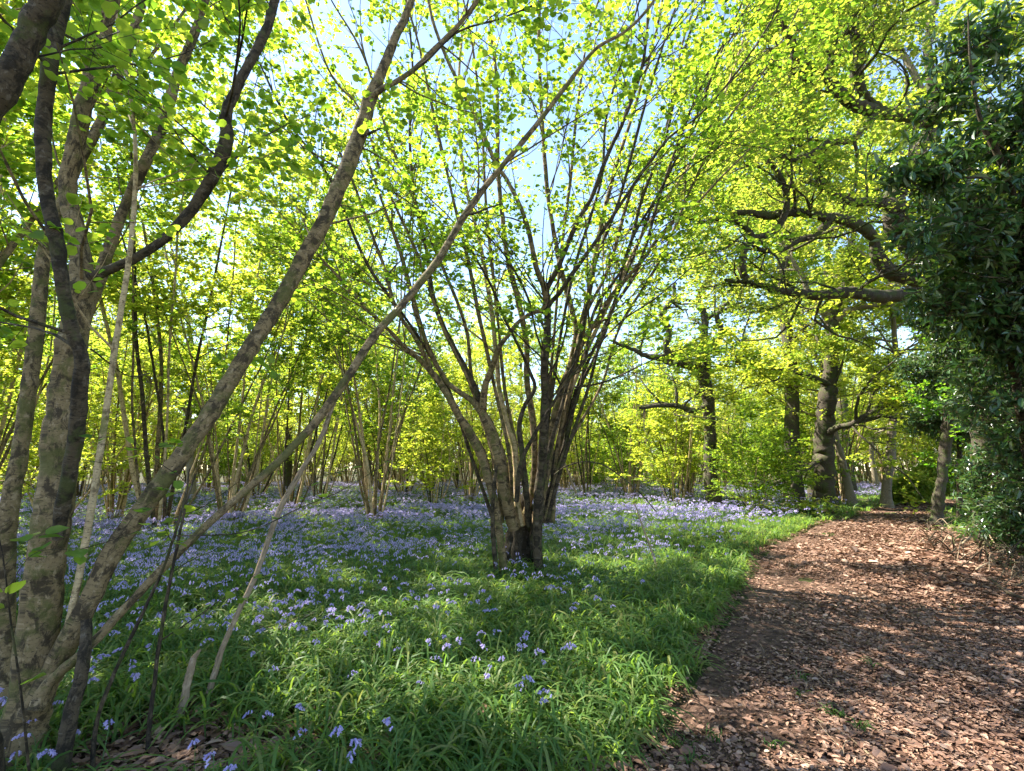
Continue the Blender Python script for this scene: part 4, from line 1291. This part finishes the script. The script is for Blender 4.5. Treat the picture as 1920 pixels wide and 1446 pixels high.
stick('mossy yellowish stick sloping out of the brush heap onto the path', [(1880, 1010, .25), (1850, 1040, .15), (1800, 1062, .02)], .010, .006, M_DEAD, seed=7)
rs = np.random.default_rng(91)
for k in range(84):
    px = rs.uniform(1740, 1990); py = 1000 + (px - 1740) * .33 + rs.uniform(-8, 52)
    dx = rs.uniform(-75, 75); dy = rs.uniform(-16, 16)
    stick('thin dead twig tangled in the brush heap under the evergreens', [(px, py, rs.uniform(.0, .35)), (px + dx * .5, py + dy * .5 , rs.uniform(.05, .45)), (px + dx, py + dy, rs.uniform(0, .3))],
          rs.uniform(.007, .016), .004, [M_BARKD, M_DEAD][k % 4 == 0], seed=200 + k, twigs=3, group='twigs of the brush heap')
for k in range(22):
    px = rs.uniform(1250, 1850); py = rs.uniform(1180, 1440)
    if px < 1340 and py < 1250: continue
    dx = rs.uniform(-45, 45); dy = rs.uniform(-14, 14)
    stick('small broken twig lying in the leaf litter of the path', [(px, py), (px + dx * .5, py + dy * .5 + rs.normal(0, 2)), (px + dx, py + dy)], rs.uniform(.002, .004), .0015, M_DEAD,
          lift=.03, seed=80 + k, twigs=1, group='small twigs on the path')


def pole(name, label, ctrl, mat, cat, seed=0, twigs=0, leaves=0, lsize=.05, keepb=None):
    rng = np.random.default_rng(700 + seed)
    pts, rad = px_stem(ctrl)
    pts, rad = knobby(rng, pts, rad, .05, .10)
    b0 = pts[0].copy()
    root = empty(name, tuple(b0)); tag(root, label, cat)
    wood, tips = [], []
    if twigs:
        ramify(rng, pts, rad, [(twigs, .3, .45, 6, .9, .12, .02, .5), (2, .3, .2, 4, .7, .1, 0, .5)], 0, wood, tips)
    v, q, u = merge([tubes([(pts - b0, rad)], 9, rough=.05, rng=rng)] + ([tubes([(w[0] - b0, w[1]) for w in wood if len(w[0]) == n_], 4, rng=rng) for n_ in (4, 6) if any(len(w[0]) == n_ for w in wood)]))
    obj('stem', make_mesh('stem', v, q, mat=mat, uv=u), root)
    if leaves and tips:
        tp = tips + [w[0] for w in wood if len(w[0]) == 6]
        pos, ax, nor, ln = leaves_on(rng, tp, leaves, lsize, jitter=.3)
        obj('foliage', leaves_mesh('foliage', pos - b0, ax, nor, ln, 1.0, 'hazel', M_HAZEL), root)
    return root


pole('leaning_pole', 'slim dead pole leaning up from the bluebell leaves to the lower leaning stem', pxlist('392,1300,15,3.0 415,1230,13,3.05 450,1150,12,3.1 490,1065,12,3.2 525,965,12,3.3 560,900,12,3.35 600,832,11,3.4 625,770,9,3.45 650,718,7,3.5 668,680,5,3.55'), M_DEAD, 'stick', 1)
pole('sapling', 'dark thin sapling rising at the left between the great stem foot and the broken post', pxlist('172,1470,12,2.35 180,1370,11,2.4 205,1290,10,2.42 245,1200,9,2.45 285,1115,8,2.5 312,1050,7,2.5 327,1000,6,2.5 345,930,5,2.55 352,880,3,2.6'), M_BARKD, 'sapling', 2, 2, 3, .06)
pole('sapling', 'thin dark sapling standing directly left of the mossy broken post', pxlist('275,1450,13,2.5 281,1350,10,2.55 292,1260,9,2.6 310,1150,8,2.65 332,1030,7,2.7 350,940,5,2.75 365,890,4,2.8'), M_BARKD, 'sapling', 3, 3, 3, .06)
pole('broken_post', 'mossy broken dead stem standing in the leaves beside the leaning pole', pxlist('318,1430,34,2.75 335,1385,26,2.78 345,1340,20,2.8 356,1290,17,2.82 366,1240,15,2.85 371,1222,6,2.85'), M_DEAD, 'stump', 4)
pole('dead_rod', 'pale dead rod leaning in the grass right of the central hazel', pxlist('1236,1078,4,6.8 1222,1030,4,7 1205,985,4,7.2 1190,945,2,7.4'), M_DEAD, 'stick', 5)
pole('dead_rod', 'short pale rod leaning against the foot of the central hazel', pxlist('1080,925,4,9.8 1063,880,4,9.7 1048,850,3,9.6'), M_DEAD, 'stick', 6)

# low leafy sprays of the near hazel, and its suckers' big leaves
def spray(label, twigs, seed, size, per, base_px, name='hazel_sucker'):
    rng = np.random.default_rng(seed)
    P0 = P(*base_px)
    root = empty(name, tuple(P0)); tag(root, label, 'sapling')
    polys, tips = [], []
    for ctrl in twigs:
        pts, rad = px_stem(ctrl, sub=5)
        pts, rad = knobby(rng, pts, rad, .03, .2)
        polys.append((pts - P0, rad)); tips.append(pts)
    v, q, u = merge([tubes([a], 6, rng=rng) for a in polys])
    obj('stem', make_mesh('stem', v, q, mat=M_BARKD, uv=u), root)
    pos, ax, nor, ln = [], [], [], []
    for tpt in tips:
        a, b_, c, d = leaves_on(rng, [tpt], per, size, up_bias=1.0, jitter=.28, spread=.03)
        pos.append(a); ax.append(b_); nor.append(c); ln.append(d)
    pos = np.concatenate(pos)
    obj('foliage', leaves_mesh('foliage', pos - P0, np.concatenate(ax), np.concatenate(nor), np.concatenate(ln), 1.0, 'hazel', M_HAZEL), root)


spray('thin sucker with a few big flat leaves before the foot of the near trunks',
      [pxlist('60,1500,8,1.9 40,1300,6,1.8 20,1150,5,1.75 10,1050,4,1.7 -10,950,3,1.7'), pxlist('16,1100,3,1.72 60,1040,3,1.75 120,1030,2,1.8 170,1040,2,1.85'),
       pxlist('10,1060,3,1.7 50,1015,2,1.8 100,1000,2,1.9 150,1010,2,2.0')], 501, .065, 5, (60, 1500, 1.9))
spray('bare looking arched twig with few leaves crossing in front of the leaning stems',
      [pxlist('325,1005,5,2.5 390,1004,5,2.5 450,1000,4,2.55 500,985,4,2.6 560,955,4,2.65 640,922,3,2.7 700,885,2,2.8 735,860,2,2.85'), pxlist('560,955,2,2.65 590,900,2,2.65 655,880,2,2.7')], 502, .06, 5, (325, 1005, 2.5))
spray('long thin twig with scattered leaves reaching across behind the near trunks',
      [pxlist('150,1030,4,2.6 220,1010,4,2.6 300,980,3,2.7 380,950,3,2.8 450,900,2,2.9'), pxlist('220,1010,2,2.6 260,960,2,2.6 310,950,2,2.65'), pxlist('140,860,3,2.5 220,868,3,2.5 300,838,2,2.55 350,830,2,2.6')], 503, .06, 6, (150, 1030, 2.6))

# small green tufts coming through the leaves on the path
for k, (px, py, nb_) in enumerate([(1340, 1372, 14), (1500, 1268, 16), (1570, 1345, 26), (1268, 1378, 20), (1640, 1260, 10), (1505, 1300, 8), (1610, 1372, 18), (1450, 1400, 8), (1300, 1420, 16)]):
    rt = np.random.default_rng(400 + k)
    g = G(px, py); g[2] = float(height(g[0], g[1])) + .01
    pl = []
    for _ in range(nb_):
        a = rt.uniform(0, 6.28); L = rt.uniform(.04, .11)
        c = np.array([0, 0, 0]) + np.array([*rt.normal(0, .025, 2), 0])
        e = np.array([math.cos(a), math.sin(a), 0])
        pl.append((catmull(np.array([c, c + e * L * .3 + UPZ * L * .6, c + e * L * .9 + UPZ * L * .45]), 6), np.array([.0022, .003, .003, .0025, .0015, .0003])))
    v, q, u = tubes(pl, 3)
    v[:, 2] *= .9
    o = obj('grass_tuft', make_mesh('grass_tuft', v, q, mat=M_BLADE), loc=tuple(g))
    tag(o, 'small green grass tuft coming through the dead leaves of the path', 'grass tuft', 'grass tufts on the path')
